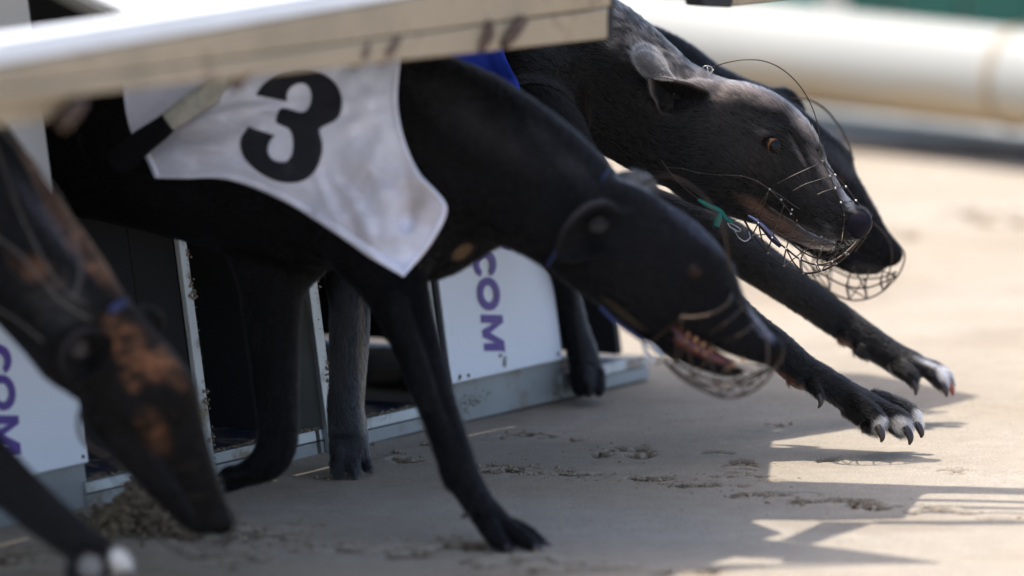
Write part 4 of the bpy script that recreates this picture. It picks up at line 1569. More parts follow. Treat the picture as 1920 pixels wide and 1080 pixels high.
V, F = tube_geo(crom(np.array([P(226, 302, 8.77), P(262, 270, 8.74), P(295, 246, 8.722), (P(316, 230, 8.712))]), 5), list(np.linspace(.016, .0112, 16)), 14)
mesh_obj('strap_sleeve', V, F, M['sleeve'], dog3, smooth=True)
# collar
V, F = [], []
ring = [P(1037 + 96 + 70 * math.cos(a) * .25 + 0, 0, 1) for a in (0,)]
cpts = []
for i in range(25):
    a = 2 * math.pi * i / 24
    # circle round the upper neck, across its axis
    ux, uy = .66, -.75
    cpts.append(P(1084 + 117 * math.cos(a) * .50, 408 - 117 * math.cos(a) * .78, d3(1082) + .0418 * math.sin(a)))
V, F = tube_geo(np.array(cpts), .0024, 8)
mesh_obj('collar', V, F, M['navy'], dog3, smooth=True)

# muzzle of the open-mouthed dog
dz = lambda x, o: d3(x) + o
mz = []
mz.append(([(1205, 345, dz(1200, -.02)), (1250, 330, dz(1250, -.03)), (1300, 352, dz(1300, -.03)), (1340, 395, dz(1340, -.02)), (1360, 450, dz(1360, -.01)), (1367, 500, dz(1367, 0)), (1374, 545, dz(1374, .0))], 1.8, False))
mz.append(([(1374, 545, dz(1374, 0)), (1365, 568, dz(1365, -.03)), (1335, 588, dz(1335, -.043)), (1300, 595, dz(1300, -.05)), (1275, 594, dz(1275, -.05))], 2.0, False))
mz.append(([(1374, 545, dz(1374, 0)), (1392, 575, dz(1392, -.006)), (1418, 605, dz(1418, -.006)), (1436, 628, dz(1436, -.006)), (1440, 660, dz(1440, -.02)), (1438, 690, dz(1438, -.022))], 1.8, True))
mz.append(([(1374, 552, dz(1374, 0.01)), (1398, 575, dz(1398, .012)), (1424, 604, dz(1424, .012)), (1450, 632, dz(1450, .012)), (1468, 662, dz(1468, .004)), (1455, 690, dz(1455, 0))], 1.8, True))
for (xa, ya, xb, yb) in ((1392, 578, 1330, 625), (1418, 605, 1360, 640)):
    mz.append(([(xa, ya, dz(xa, -.008)), ((xa + xb) / 2, (ya + yb) / 2 + 4, dz(xa, -.034)), (xb, yb, dz(xb, -.036))], 1.5, False))
near3 = [(1215, 645, -.03), (1262, 690, -.036), (1300, 712, -.036), (1345, 725, -.036), (1390, 722, -.034), (1425, 705, -.03), (1455, 690, 0)]
keel3 = [(1222, 650, 0), (1270, 703, 0), (1310, 728, 0), (1352, 744, 0), (1392, 742, 0), (1428, 722, 0), (1455, 690, 0)]
far3 = [(1230, 642, .03), (1275, 684, .036), (1312, 704, .036), (1352, 716, .036), (1392, 712, .034), (1425, 698, .03), (1455, 690, 0)]
top3 = [(1280, 595, -.045), (1290, 640, -.045), (1330, 668, -.04), (1360, 690, -.036), (1395, 690, -.034), (1425, 680, -.03), (1452, 668, -.01)]
for ln in (near3, keel3, far3):
    mz.append(([(x, y, dz(x, o)) for x, y, o in ln], 1.9, True))
for i in range(6):
    for A_, B_ in ((top3, near3), (near3, keel3), (keel3, far3)):
        a_, b_ = A_[i], B_[i + (i % 2 == 0 and i < 6 and 0)]
        mz.append(([(a_[0], a_[1], dz(a_[0], a_[2])), (b_[0], b_[1], dz(b_[0], b_[2]))], 1.3, False))
        if i < 5:
            b_ = B_[i + 1]
            mz.append(([(a_[0], a_[1], dz(a_[0], a_[2])), (b_[0], b_[1], dz(b_[0], b_[2]))], 1.3, False))
wires(dog3, 'muzzle', mz)
wires(dog3, 'muzzle_strap', [([(1125, 575, dz(1125, -.045)), (1150, 600, dz(1150, -.04)), (1185, 625, dz(1185, -.03)), (1215, 645, dz(1215, -.03))], 2.6, False)], 'navy')
wires(dog3, 'buckle', [([(1205, 640, dz(1210, -.035)), (1225, 650, dz(1225, -.038)), (1240, 668, dz(1240, -.038)), (1232, 680, dz(1232, -.035)), (1215, 668, dz(1215, -.035)), (1205, 640, dz(1205, -.035))], 3.2, False)], 'wire_bright')

# ================================================================== dog in the blue jacket, in focus (2)
def d2(x):
    return float(np.interp(x, [300, 600, 1000, 1300, 1450, 1640], [9.22, 9.16, 9.13, 9.12, 9.10, 9.07]))
b = Body(0.0019)
q = lambda x, y, r, w=.75, dd=0: (x, y, d2(x) + dd, r, w)
b.add([q(1265, 243, 106, .6), q(1188, 184, 120, .55), q(1085, 125, 142, .55), q(950, 110, 180, .55), q(780, 120, 190, .55), q(600, 150, 170, .55), q(480, 190, 150, .6), q(380, 210, 120, .6)], 10, 7)
b.add([q(1300, 225, 88, .62), q(1340, 250, 102, .58), q(1390, 272, 110, .54), q(1432, 300, 104, .5)], 30, 7, flow=-1)
b.add([q(1425, 285, 92, .52), q(1470, 328, 80, .46), q(1512, 366, 62, .43), q(1548, 396, 47, .46), q(1582, 414, 36, .52), q(1604, 420, 30, .56)], 16, 7, flow=-1)
b.add([q(1612, 417, 24, .72), q(1606, 426, 20, .8)], 5, 2, flow=False)
# jaw
b.add([q(1330, 330, 54, .5), q(1390, 368, 38, .5), q(1440, 398, 27, .55), q(1490, 427, 21, .6), q(1530, 447, 17, .7), q(1556, 454, 12, .8)], 16, 7, flow=-1)
# brow ridge, temple, cheek, stop
b.snap(); sf = b.s
b.add([(1395, 200, sf(1395, 200, .020), 30, .7), (1448, 216, sf(1448, 216, .018), 24, .7), (1492, 248, sf(1492, 248, .014), 17, .7), (1520, 290, sf(1520, 290, .010), 12, .7)], 30, 5, flow=False)
b.add([(1412, 246, sf(1412, 246, .010), 16, .8), (1446, 244, sf(1446, 244, .006), 10, .8), (1474, 262, sf(1474, 262, .006), 8, .8)], 16, 5, flow=False)
b.add([(1318, 290, sf(1318, 290, .024), 58, .55), (1365, 312, sf(1365, 312, .020), 44, .55), (1395, 318, sf(1395, 318, .014), 26, .55)], 44, 4, flow=False)
b.add([(1462, 308, sf(1462, 308, .012), 20, .7), (1500, 340, sf(1500, 340, .011), 15, .7), (1545, 380, sf(1545, 380, .009), 12, .7)], 26, 5, flow=False)
b.add([(1300, 330, sf(1300, 325, .022), 36, .6), (1400, 372, sf(1400, 365, .018), 24, .6)], 34, 4, flow=False)
b.cut([(1488, 296, sf(1488, 296, -.014), 20, .8), (1524, 335, sf(1524, 335, -.012), 17, .8)], 34, 4)
b.cut([(1412, 300, sf(1412, 300, -.016), 22, .7), (1440, 330, sf(1440, 330, -.014), 20, .7)], 34, 4)
b.cut([(1480, 400, sf(1480, 395, -.0115), 14, .8), (1535, 432, sf(1535, 425, -.010), 12, .8)], 20, 4)
b.add([(1447, 272, sf(1447, 272, .0085), 20, .75)], 12, 2, flow=False)
b.cut([(1330, 152, sf(1330, 160, .0), 9, .8), (1352, 168, sf(1352, 172, -.004), 6, .8)], 10)
# eye opening
e2 = sf(1447, 272)
b.cut([(1425, 264, e2 - .007, 5, 1.8), (1436, 268, e2 - .009, 12, 1.6), (1452, 273, e2 - .009, 14, 1.6), (1468, 282, e2 - .006, 6, 1.8)], 3, 4)
# mouth slit
b.cut([(1430, 381, d2(1432), 3.0, 12), (1450, 392, d2(1450), 6.5, 9), (1482, 410, d2(1475), 6.5, 9), (1520, 434, d2(1518), 6.0, 8), (1556, 450, d2(1556), 4, 9), (1585, 453, d2(1585), 4, 9), (1605, 455, d2(1605), 3, 9)], 2)
# nostril
b.cut([(1619, 428, d2(1618) - .017, 8.5, 1.3), (1604, 434, d2(1606) - .019, 4.5, 1.4)], 3, 3)
# near ear folded back (rose ear)
E_ = sf(1262, 168)
def eo(x, y, o): return min(E_, sf(x, y)) + o
b.add([(1330, 172, sf(1326, 178, .008), 20, .6), (1306, 170, sf(1306, 174, .004), 20, .5)], 10, 4, flow=False)
# far ear
b.add([(1318, 158, d2(1310) + .036, 22, .6), (1290, 140, d2(1280) + .046, 16, .5), (1262, 132, d2(1250) + .05, 12, .4)], 8, 5, flow=False)
# shoulder
b.add([(1010, 170, d2(1040) - .05, 85, .5), (1050, 230, d2(1100) - .045, 55, .5)], 40, 4, flow=False)
b.add([(970, 180, d2(1000), 140, .55), (1020, 280, d2(1090), 75, .6)], 40, 4, flow=False)
# near foreleg, in focus
dn = 9.12
b.add([(990, 240, 9.06, 100, .5), (1100, 375, 9.05, 58, .6), (1215, 448, 9.07, 48, .65), (1300, 520, 9.09, 42, .7), (1372, 587, 9.11, 34, .75), (1415, 622, dn, 31, .8), (1456, 653, dn, 30.5, .8), (1500, 692, dn, 30, .8), (1545, 716, dn, 26.5, .85), (1590, 744, dn, 26.5, .95), (1622, 764, dn, 28, 1.05)], 14, 8)
b.add([(1484, 712, dn - .008, 10, .8), (1496, 718, dn - .008, 9, .8)], 6, 3, flow=False)
b.add([(1522, 722, dn - .016, 13, .7), (1535, 740, dn - .019, 8, .8)], 7, 3, flow=False)
b.add([(1590, 768, dn + .004, 14, .9), (1612, 786, dn + .004, 12, .9)], 8, 3, flow=False)
T = []
def toe(pts, k=3):
    b.add(pts, k, 6)
toe([(1602, 752, dn - .012, 17, .8), (1628, 770, dn - .018, 16.5, .8), (1645, 788, dn - .021, 16, .8), (1648, 801, dn - .022, 12, .9)], 5)
toe([(1622, 752, dn - .002, 17, .8), (1656, 768, dn - .004, 15.5, .8), (1686, 786, dn - .005, 17, .85), (1698, 801, dn - .005, 13, .9)], 4)
toe([(1640, 745, dn + .011, 14, .8), (1678, 756, dn + .013, 13, .8), (1708, 774, dn + .014, 13.5, .85), (1719, 791, dn + .014, 10.5, .9)], 4)
toe([(1632, 752, dn + .022, 13, .8), (1662, 766, dn + .028, 12, .8), (1682, 784, dn + .030, 12, .85), (1690, 798, dn + .030, 9, .9)], 4)
b.add([(1622, 800, dn - .016, 10, .9), (1640, 808, dn - .020, 8, .9)], 4, 3, flow=False)
b.add([(1668, 798, dn - .002, 11, .9), (1690, 812, dn - .004, 8.5, .9)], 4, 3, flow=False)
# far foreleg
df = 9.34
b.add([(990, 230, 9.18, 100, .5), (1110, 365, 9.19, 56, .6), (1225, 402, 9.21, 46, .65), (1305, 428, 9.23, 44, .7), (1372, 462, 9.26, 43, .75), (1440, 508, 9.29, 37, .8), (1502, 551, 9.32, 33, .8), (1560, 592, df, 30.5, .8), (1620, 634, df, 28, .85), (1672, 668, df, 26, .9), (1705, 686, df, 27, 1.0)], 14, 7)
b.add([(1582, 632, df - .01, 13, .8)], 8, 2, flow=False)
b.add([(1610, 655, df - .012, 12, .8), (1621, 668, df - .012, 7, .8)], 7, 3, flow=False)
toe([(1684, 688, df - .020, 16, .8), (1702, 700, df - .024, 14.5, .8), (1712, 714, df - .026, 10.5, .8)])
toe([(1702, 682, df - .004, 17, .8), (1738, 694, df - .006, 15, .8), (1758, 708, df - .006, 15.5, .85), (1766, 720, df - .006, 11, .9)])
toe([(1712, 680, df + .010, 14, .8), (1748, 690, df + .014, 13, .8), (1770, 704, df + .014, 12.5, .85), (1778, 718, df + .014, 9.5, .9)])
# standing hind leg seen beside the sill, and its pair
b.add([(430, 200, 9.19, 130, .55), (540, 330, 9.12, 90, .55), (630, 450, 9.05, 48, .7), (652, 540, 9.035, 37, .8), (655, 620, 9.03, 35, .85), (652, 700, 9.03, 32, .85), (648, 760, 9.03, 32, .9), (652, 810, 9.03, 34, .95), (655, 845, 9.02, 34, 1.05)], 20, 7)
b.add([(640, 840, 9.005, 17, .9), (636, 868, 9.0, 16, .9), (634, 884, 8.997, 11, .9)], 4, 5)
b.add([(656, 840, 9.01, 17, .9), (660, 868, 9.0, 15, .9), (662, 886, 8.997, 11, .9)], 4, 5)
b.add([(668, 838, 9.02, 15, .9), (680, 862, 9.015, 13, .9), (688, 876, 9.012, 9, .9)], 4, 5)
b.add([(430, 200, 9.30, 120, .55), (520, 330, 9.34, 80, .55), (470, 480, 9.36, 44, .7), (400, 600, 9.38, 28, .8), (360, 700, 9.38, 24, .85), (400, 790, 9.37, 24, .9), (430, 815, 9.36, 22, 1.0)], 24, 5)
b.add([(390, 200, 9.24, 30, .8), (320, 320, 9.26, 16, 1), (290, 460, 9.28, 8, 1), (330, 560, 9.28, 5, 1)], 12, 5)

def coat2(V, x, y, d, N):
    c = np.tile(np.array([.0080, .0070, .0064]), (len(V), 1))
    n = fbm(V, 22, 4, 6)
    c *= (.65 + .8 * n)[:, None]
    up = np.clip((N[:, 2] - .1) * 1.4, 0, 1) * 0
    n2 = fbm(V * [1, 1, 1], 90, 3, 12)
    # grizzled mane and forehead, their sunlit tops painted lighter in the coat
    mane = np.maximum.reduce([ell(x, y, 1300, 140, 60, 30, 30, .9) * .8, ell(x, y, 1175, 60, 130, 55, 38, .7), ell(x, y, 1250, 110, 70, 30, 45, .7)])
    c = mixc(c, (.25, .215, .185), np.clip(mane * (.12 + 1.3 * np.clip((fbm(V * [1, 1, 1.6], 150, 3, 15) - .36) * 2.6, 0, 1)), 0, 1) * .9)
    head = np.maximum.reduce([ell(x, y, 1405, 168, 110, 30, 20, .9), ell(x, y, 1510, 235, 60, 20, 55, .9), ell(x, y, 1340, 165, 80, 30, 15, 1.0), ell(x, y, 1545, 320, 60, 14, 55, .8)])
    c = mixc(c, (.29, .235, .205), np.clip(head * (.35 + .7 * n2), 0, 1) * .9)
    c = mixc(c, (.20, .185, .18), ell(x, y, 1592, 380, 30, 10, 55, .7) * .8)
    # brownish lower jaw and frosted lip
    c = mixc(c, (.19, .10, .065), np.clip(ell(x, y, 1455, 412, 95, 20, 33, .5) * (.3 + 1.1 * n2), 0, 1) * .9)
    c = mixc(c, (.004, .003, .003), ell(x, y, 1490, 414, 72, 8, 33, .3))
    c = mixc(c, (.35, .24, .18), ell(x, y, 1540, 462, 34, 7, 12, .5) * .8)
    c = mixc(c, (.13, .10, .085), np.clip(ell(x, y, 1530, 448, 60, 20, 25, .6) * (n2 - .2) * 2.2, 0, 1))
    c = mixc(c, (.14, .13, .125), np.clip(ell(x, y, 1545, 425, 40, 16, 35, .6) * (n2 - .42) * 5, 0, 1) * .8)
    c = mixc(c, (.030, .026, .024), ell(x, y, 1250, 190, 60, 46, 20, .5))
    c = mixc(c, (.36, .34, .33), ell(x, y, 1220, 118, 26, 44, -40, .25))  # lit ear tip and rim painted into the coat colour
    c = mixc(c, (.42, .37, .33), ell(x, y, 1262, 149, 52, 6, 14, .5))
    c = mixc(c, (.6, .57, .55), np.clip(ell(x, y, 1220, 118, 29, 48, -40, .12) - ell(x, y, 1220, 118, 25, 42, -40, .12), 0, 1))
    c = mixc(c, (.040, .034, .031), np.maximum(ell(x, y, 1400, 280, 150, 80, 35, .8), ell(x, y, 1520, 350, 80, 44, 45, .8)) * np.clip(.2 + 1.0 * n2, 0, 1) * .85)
    c = mixc(c, (.20, .17, .155), np.maximum(ell(x, y, 1500, 290, 46, 5, 62, .6), ell(x, y, 1432, 250, 18, 4, -8, .6)) * .7)  # highlight lines on nose ridge and upper lid painted into the coat
    c = mixc(c, (.03, .024, .02), ell(x, y, 1258, 190, 30, 36))
    # white toes
    wt = np.maximum.reduce([ell(x, y, 1646, 797, 17, 18, 0, .5), ell(x, y, 1690, 796, 26, 20, 30, .4), ell(x, y, 1722, 786, 18, 26, -20, .4), ell(x, y, 1655, 785, 12, 10)])
    wt = np.maximum(wt, np.maximum(ell(x, y, 1768, 700, 16, 24, -25, .5), ell(x, y, 1735, 680, 34, 7, 25, .6) * .5))
    c = mixc(c, (.62, .56, .50), wt)
    c = mixc(c, (.10, .045, .025), np.maximum(ell(x, y, 1470, 705, 40, 9, 35), ell(x, y, 1575, 640, 30, 10, 25)) * .8)
    c = mixc(c, (.05, .05, .052), ell(x, y, 650, 700, 60, 220) * (d < 9.2) * .8)
    c = mixc(c, (.16, .12, .08), ell(x, y, 678, 690, 9, 170) * (d < 9.2) * .5)
    # leather of the nose and the eye rims
    c = mixc(c, (.014, .012, .018), np.clip(ell(x, y, 1613, 422, 26, 27, 0, .15), 0, 1))
    c = mixc(c, (.006, .005, .005), ell(x, y, 1447, 272, 24, 17, 15, .3))
    return c
wet2 = lambda x, y, d: np.maximum(ell(x, y, 1614, 422, 25, 26, 0, .15), ell(x, y, 1447, 272, 19, 13, 15, .2))
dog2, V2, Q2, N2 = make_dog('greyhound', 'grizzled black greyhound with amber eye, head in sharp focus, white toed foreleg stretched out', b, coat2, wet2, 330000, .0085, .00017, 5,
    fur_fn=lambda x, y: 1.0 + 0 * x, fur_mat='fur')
eyeball(dog2, 1449, 273, e2 + .0090, 21, (.42, -1, -.05))
def claws(root, L):
    for c_ in L:
        mt = c_[1] if isinstance(c_[1], str) else 'claw'
        claw(root, c_[0], mt)
claws(dog2, [([(1646, 800, dn - .026, 8), (1652, 812, dn - .03, 7.5), (1654, 821, dn - .031, 5.5), (1652, 829, dn - .030, 2)], 0),
    ([(1697, 801, dn - .009, 8), (1705, 815, dn - .012, 7.5), (1707, 825, dn - .013, 5.5), (1705, 834, dn - .012, 2)], 0),
    ([(1717, 792, dn + .012, 7), (1725, 805, dn + .010, 7), (1728, 814, dn + .01, 5.5), (1727, 821, dn + .01, 2)], 0),
    ([(1689, 800, dn + .028, 6), (1694, 812, dn + .026, 5), (1694, 820, dn + .026, 2)], 0),
    ([(1535, 740, dn - .020, 6.5), (1539, 751, dn - .022, 5.5), (1538, 759, dn - .022, 4), (1534, 765, dn - .021, 1.5)], 0),
    ([(1712, 714, df - .028, 6), (1717, 727, df - .03, 5.5), (1717, 741, df - .03, 2.5)], 0),
    ([(1766, 719, df - .010, 6.5), (1773, 732, df - .012, 6), (1775, 744, df - .012, 2.5)], 0),
    ([(1777, 716, df + .012, 6), (1784, 728, df + .01, 5.5), (1787, 741, df + .01, 2.5)], 'claw_red')])

# far side jacket: a blue band showing between beam and the front dog's neck
bvh2 = BVHTree.FromPolygons([tuple(v) for v in V2], [tuple(int(i) for i in f) for f in Q2])
def hitd(bvh, x, y, dflt):
    h_ = bvh.ray_cast(Vector(tuple(CP + 7 * ray(x, y))), Vector(tuple(ray(x, y))).normalized())
    return (np.array(h_[0]) - CP) @ FW if h_[0] is not None else dflt
jl = resample([(700, -40), (700, 60), (705, 200)], 24)
jr = resample([(925, -60), (938, 20), (945, 95), (958, 128), (974, 160), (978, 200)], 24)
V = []
for i in range(24):
    for j in range(30):
        p = jl[i] * (1 - j / 29) + jr[i] * j / 29
        e_ = abs(j - 25) < 1
        V.append(P(p[0], p[1], hitd(bvh2, p[0], p[1], d2(p[0])) - .004 - (.0012 if j > 25 else 0) + .001 * e_))
F = [(i * 30 + j, (i + 1) * 30 + j, (i + 1) * 30 + j + 1, i * 30 + j + 1) for i in range(23) for j in range(29)]
jb = np_mesh('jacket', V, F, M['blue_cloth'], dog2)
md = jb.modifiers.new('thick', 'SOLIDIFY'); md.thickness = .0015; md.offset = 1

ear_sheet(dog2, bvh2, [(1216, 139), (1228, 145), (1246, 144), (1264, 148), (1288, 153), (1308, 161), (1330, 174), (1322, 190), (1298, 206), (1270, 214), (1246, 216), (1234, 207), (1230, 192), (1220, 178), (1216, 158)],
          [.016, .020, .022, .021, .017, .012, .002, .001, .001, .002, .005, .008, .011, .014, .016], .0005, (.26, .22, .20), (.010, .0088, .008), mid=(1270, 182))
ear_sheet(dog2, bvh2, [(1270, 152), (1254, 132), (1240, 112), (1224, 100), (1207, 95), (1195, 102), (1192, 113), (1198, 123), (1206, 131), (1214, 140), (1230, 148), (1250, 151)],
          [.021, .019, .016, .013, .011, .011, .012, .014, .016, .018, .022, .022], .019, (.55, .52, .50), (.17, .16, .155), name='ear_tip', mid=(1222, 120))
ear_sheet(dog2, bvh2, [(1262, 186), (1250, 180), (1240, 184), (1236, 196), (1242, 206), (1254, 206), (1262, 198)], [.006] * 7, .010, (.016, .014, .013), (.022, .019, .018), name='ear_fold')
# wire muzzle of the sharp head: points hang off the face surface or off a hull around the jaws
def on2(x, y, off=.002):
    return (x, y, hitd(bvh2, x, y, d2(x)) - off)
z2 = lambda x, o: d2(x) + o
mz = []
mz.append(([(1300, 142, z2(1300, -.012)), (1316, 134, z2(1316, -.008)), (1332, 128, z2(1332, 0)), (1360, 118, z2(1360, -.0)), (1395, 112, z2(1395, 0)), (1430, 114, z2(1430, 0)), (1462, 127, z2(1462, 0)), (1492, 152, z2(1492, 0)), (1515, 185, z2(1515, 0)), (1530, 222, z2(1530, 0)), (1537, 262, z2(1537, 0)), (1538, 298, z2(1538, -.006)), (1544, 303, z2(1544, -.01))], 1.15, False))
# two ridge wires down the bridge of the nose
ra_ = [(1543, 303), (1556, 330), (1566, 353), (1577, 380), (1583, 404), (1581, 430), (1578, 452), (1570, 474)]
mz.append(([on2(x, y, .003) if y < 440 else (x, y, z2(x, -.022)) for x, y in ra_], 1.15, True))
rb_ = [(1544, 303, -.004), (1566, 328, .002), (1586, 350, .004), (1605, 376, .006), (1622, 396, .006), (1632, 418, .004), (1622, 446, .002), (1604, 470, 0)]
mz.append(([(x, y, z2(x, o)) for x, y, o in rb_], 1.15, True))
for (a_, b_) in ((1, 1), (2, 2), (3, 3)):
    mz.append(([on2(*ra_[a_], .003), (rb_[b_][0], rb_[b_][1], z2(rb_[b_][0], rb_[b_][2]))], 1.0, False))
for pts in ([(1543, 303), (1515, 316), (1485, 330), (1457, 344)], [(1556, 330), (1532, 338), (1508, 346), (1486, 358)], [(1566, 353), (1548, 358), (1532, 365)],
            [(1250, 314), (1280, 316), (1310, 324), (1350, 328), (1390, 330), (1420, 340), (1443, 355)], [(1443, 355), (1462, 374), (1483, 399), (1505, 424), (1526, 450)],
            [(1443, 355), (1432, 372), (1418, 390), (1402, 406)], [(1462, 374), (1450, 400), (1434, 418)], [(1438, 352), (1462, 366), (1488, 385), (1500, 392)],
            [(1240, 300), (1262, 330), (1290, 358), (1314, 376)]):
    mz.append(([on2(x, y, .0022) for x, y in pts], .75, len(pts) > 4))
near2 = [(1400, 400, -.022), (1422, 418, -.034), (1448, 446, -.040), (1474, 466, -.040), (1500, 486, -.038), (1530, 496, -.034), (1560, 490, -.028), (1585, 474, -.018), (1608, 452, -.008)]
keel2 = [(1396, 414, 0), (1412, 440, 0), (1440, 474, 0), (1470, 498, 0), (1506, 512, 0), (1540, 508, 0), (1568, 494, 0), (1590, 476, 0), (1612, 450, 0)]
far2 = [(1402, 396, .022), (1426, 412, .034), (1452, 434, .040), (1478, 452, .040), (1504, 472, .038), (1532, 484, .034), (1560, 480, .028), (1586, 468, .018), (1608, 450, .008)]
top2 = [(1418, 372, -.030), (1440, 362, -.040), (1470, 386, -.038), (1495, 412, -.036), (1526, 450, -.033), (1545, 462, -.030), (1567, 476, -.026), (1580, 466, -.018), (1606, 448, -.010)]
topf = [(1418, 384, .026), (1440, 380, .036), (1470, 400, .036), (1495, 424, .034), (1526, 446, .033), (1545, 456, .03), (1567, 466, .026), (1580, 462, .018), (1606, 446, .010)]
for ln, r_ in ((near2, 2.0), (keel2, 2.0), (far2, 1.5), (topf, 1.2)):
    mz.append(([(x, y, z2(x, o)) for x, y, o in ln], r_, True))
def net(A_, B_, r_, diag=True):
    for i in range(1, len(A_) - 1):
        a_ = A_[i]
        for j in ((i, i + 1) if (i % 2 and diag) else (i,)):
            b_ = B_[j]
            m_ = ((a_[0] + b_[0]) / 2 - 2, (a_[1] + b_[1]) / 2 + 3, (a_[2] + b_[2]) / 2)
            mz.append(([(p[0], p[1], z2(p[0], p[2])) for p in (a_, m_, b_)], r_, False))
net(top2, near2, 1.1, False); net(near2, keel2, 1.5); net(keel2, far2, 1.2); net(far2, topf, 1.0)
face_w = [w_ for w_ in mz if w_[1] < 1.0]
mw2 = wires(dog2, 'muzzle', [w_ for w_ in mz if w_[1] >= 1.0])
wires(mw2, 'face_wires', face_w, 'wire_dull')
knots(mw2, [on2(1543, 303, .003), on2(1556, 330, .003), on2(1566, 353, .003), on2(1577, 380, .003), (1566, 328, z2(1566, .002)), (1586, 350, z2(1586, .004)), (1605, 376, z2(1600, .006)),
            on2(1443, 355, .004), on2(1465, 374, .004), on2(1485, 393, .004), on2(1483, 401, .004), on2(1540, 444, .006)], .0014)
knots(mw2, [(x, y, z2(x, o_)) for x, y, o_ in near2[1:-1]] + [(x, y, z2(x, o_)) for x, y, o_ in keel2[1:-1]], .0013)
kn = []
for x, y in ((1316, 134), (1324, 128), (1330, 134), (1322, 140)):
    pass
kn.append(([(1312, 132, z2(1316, -.004)), (1322, 124, z2(1316, -.008)), (1334, 126, z2(1316, -.004)), (1334, 136, z2(1316, -.004)), (1322, 140, z2(1316, -.008)), (1312, 132, z2(1316, -.004))], 1.2, False))
kn.append(([(1326, 126, z2(1316, -.008)), (1330, 140, z2(1316, -.010)), (1338, 130, z2(1316, -.010))], 1.1, False))
kn.append(([(1378, 432, z2(1385, -.012)), (1384, 444, z2(1385, -.016)), (1396, 452, z2(1385, -.012)), (1406, 446, z2(1385, -.008)), (1404, 434, z2(1385, -.006))], 1.3, False))
kn.append(([(1368, 418, z2(1370, -.012)), (1380, 424, z2(1370, -.014)), (1388, 430, z2(1370, -.012)), (1384, 434, z2(1370, -.01)), (1370, 426, z2(1370, -.01)), (1364, 418, z2(1370, -.012))], 1.3, False))
for k_ in kn: wires(dog2, 'muzzle_clip', [k_], 'wire_bright')
ribbon('muzzle_strap', [(1308, 374, z2(1310, -.03), 3), (1330, 386, z2(1330, -.026), 5), (1350, 396, z2(1350, -.02), 5), (1362, 410, z2(1362, -.014), 4), (1374, 418, z2(1370, -.012), 4)], M['teal_strap'], dog2)
ribbon('strap_end', [(1352, 398, z2(1350, -.020), 5), (1346, 412, z2(1350, -.024), 7), (1342, 424, z2(1350, -.022), 6)], M['teal_strap'], dog2)
ribbon('blue_tie', [(1402, 404, z2(1402, -.03), 3), (1425, 420, z2(1425, -.036), 5), (1448, 446, z2(1448, -.04), 6), (1464, 462, z2(1460, -.04), 4)], M['navy'], dog2)

# whiskers on chin and lip
V, F = [], []
for _ in range(46):
    x = random.uniform(1520, 1600)
    y = np.interp(x, [1520, 1560, 1600], [462, 466, 452]) + random.uniform(-6, 0)
    l_ = random.uniform(6, 20)
    a_ = random.uniform(-.1, 1.0)
    dd = z2(x, random.uniform(-.014, .006))
    pth = [P(x, y, dd), P(x + l_ * .5, y + l_ * .45 * a_ + 2, dd - .002), P(x + l_, y + l_ * a_ * .7, dd - .003)]
    tube_geo(np.array(pth), [.00012, .0001, .00004], 4, V, F, False)
mesh_obj('whiskers', V, F, M['webbing'], dog2, kind='stuff')

# ================================================================== farthest dog (1)
def d1(x):
    return float(np.interp(x, [500, 900, 1200, 1700], [9.36, 9.38, 9.42, 9.42]))
b = Body(0.003)
q = lambda x, y, r, w=.75, dd=0: (x, y, d1(x) + dd, r, w)
b.add([q(1400, 262, 104, .58), q(1300, 215, 104, .55), q(1222, 172, 115, .5), q(1120, 150, 130, .5), q(1000, 160, 150, .48), q(850, 180, 165, .48), q(700, 190, 150, .5), q(620, 210, 120, .5)], 10, 5)
b.add([q(1400, 262, 100, .55), q(1450, 295, 104, .5), q(1500, 335, 98, .48)], 20, 5, flow=-1)
b.add([q(1500, 330, 92, .48), q(1545, 372, 76, .46), q(1590, 415, 58, .46), q(1630, 452, 41, .5), q(1662, 474, 28, .55)], 14, 5, flow=-1)
b.add([q(1673, 478, 21, .7)], 5, 2, flow=False)
b.add([q(1480, 400, 50, .5), q(1550, 456, 34, .5), q(1600, 490, 24, .6), q(1640, 500, 16, .7)], 14, 5, flow=-1)
b.add([(1570, 455, 9.42, 26, .5), (1640, 492, 9.42, 18, .6)], 8, 4)
b.add([(1560, 282, d1(1560), 20, .8), (1587, 298, d1(1580), 13, .8)], 14, 3, flow=False)
b.add([(1452, 186, d1(1450) + .0, 22, .5), (1476, 184, d1(1470) + .01, 19, .5), (1498, 206, d1(1490) + .02, 14, .5)], 6, 4, flow=False)
b.snap(); e1 = b.s(1572, 337)
b.cut([(1572, 335, e1 - .006, 8, 1.4)], 4)
b.add([(740, 230, 9.36, 110, .45), (860, 330, 9.42, 70, .5), (980, 400, 9.48, 46, .6), (1045, 480, 9.52, 34, .75), (1062, 560, 9.535, 28, .8), (1078, 620, 9.54, 27, .85), (1094, 670, 9.54, 29, .9), (1100, 705, 9.535, 31, 1.0)], 20, 6)
for i, (x, dd) in enumerate(((1084, -.012), (1102, -.018), (1122, -.008))):
    b.add([(x - 2, 700, 9.53 + dd, 15, .9), (x, 725, 9.52 + dd, 14, .9), (x + 2, 736, 9.515 + dd, 9, .9)], 3, 4)
b.add([(1010, 260, 9.34, 80, .5), (1080, 400, 9.36, 40, .6), (1160, 450, 9.38, 28, .7), (1230, 480, 9.38, 24, .8), (1220, 510, 9.38, 20, .9)], 16, 4)
b.add([(640, 220, 9.32, 100, .5), (600, 330, 9.34, 60, .5), (560, 450, 9.38, 34, .7), (520, 560, 9.4, 26, .8), (560, 680, 9.4, 22, .9), (590, 760, 9.4, 22, 1)], 20, 4)
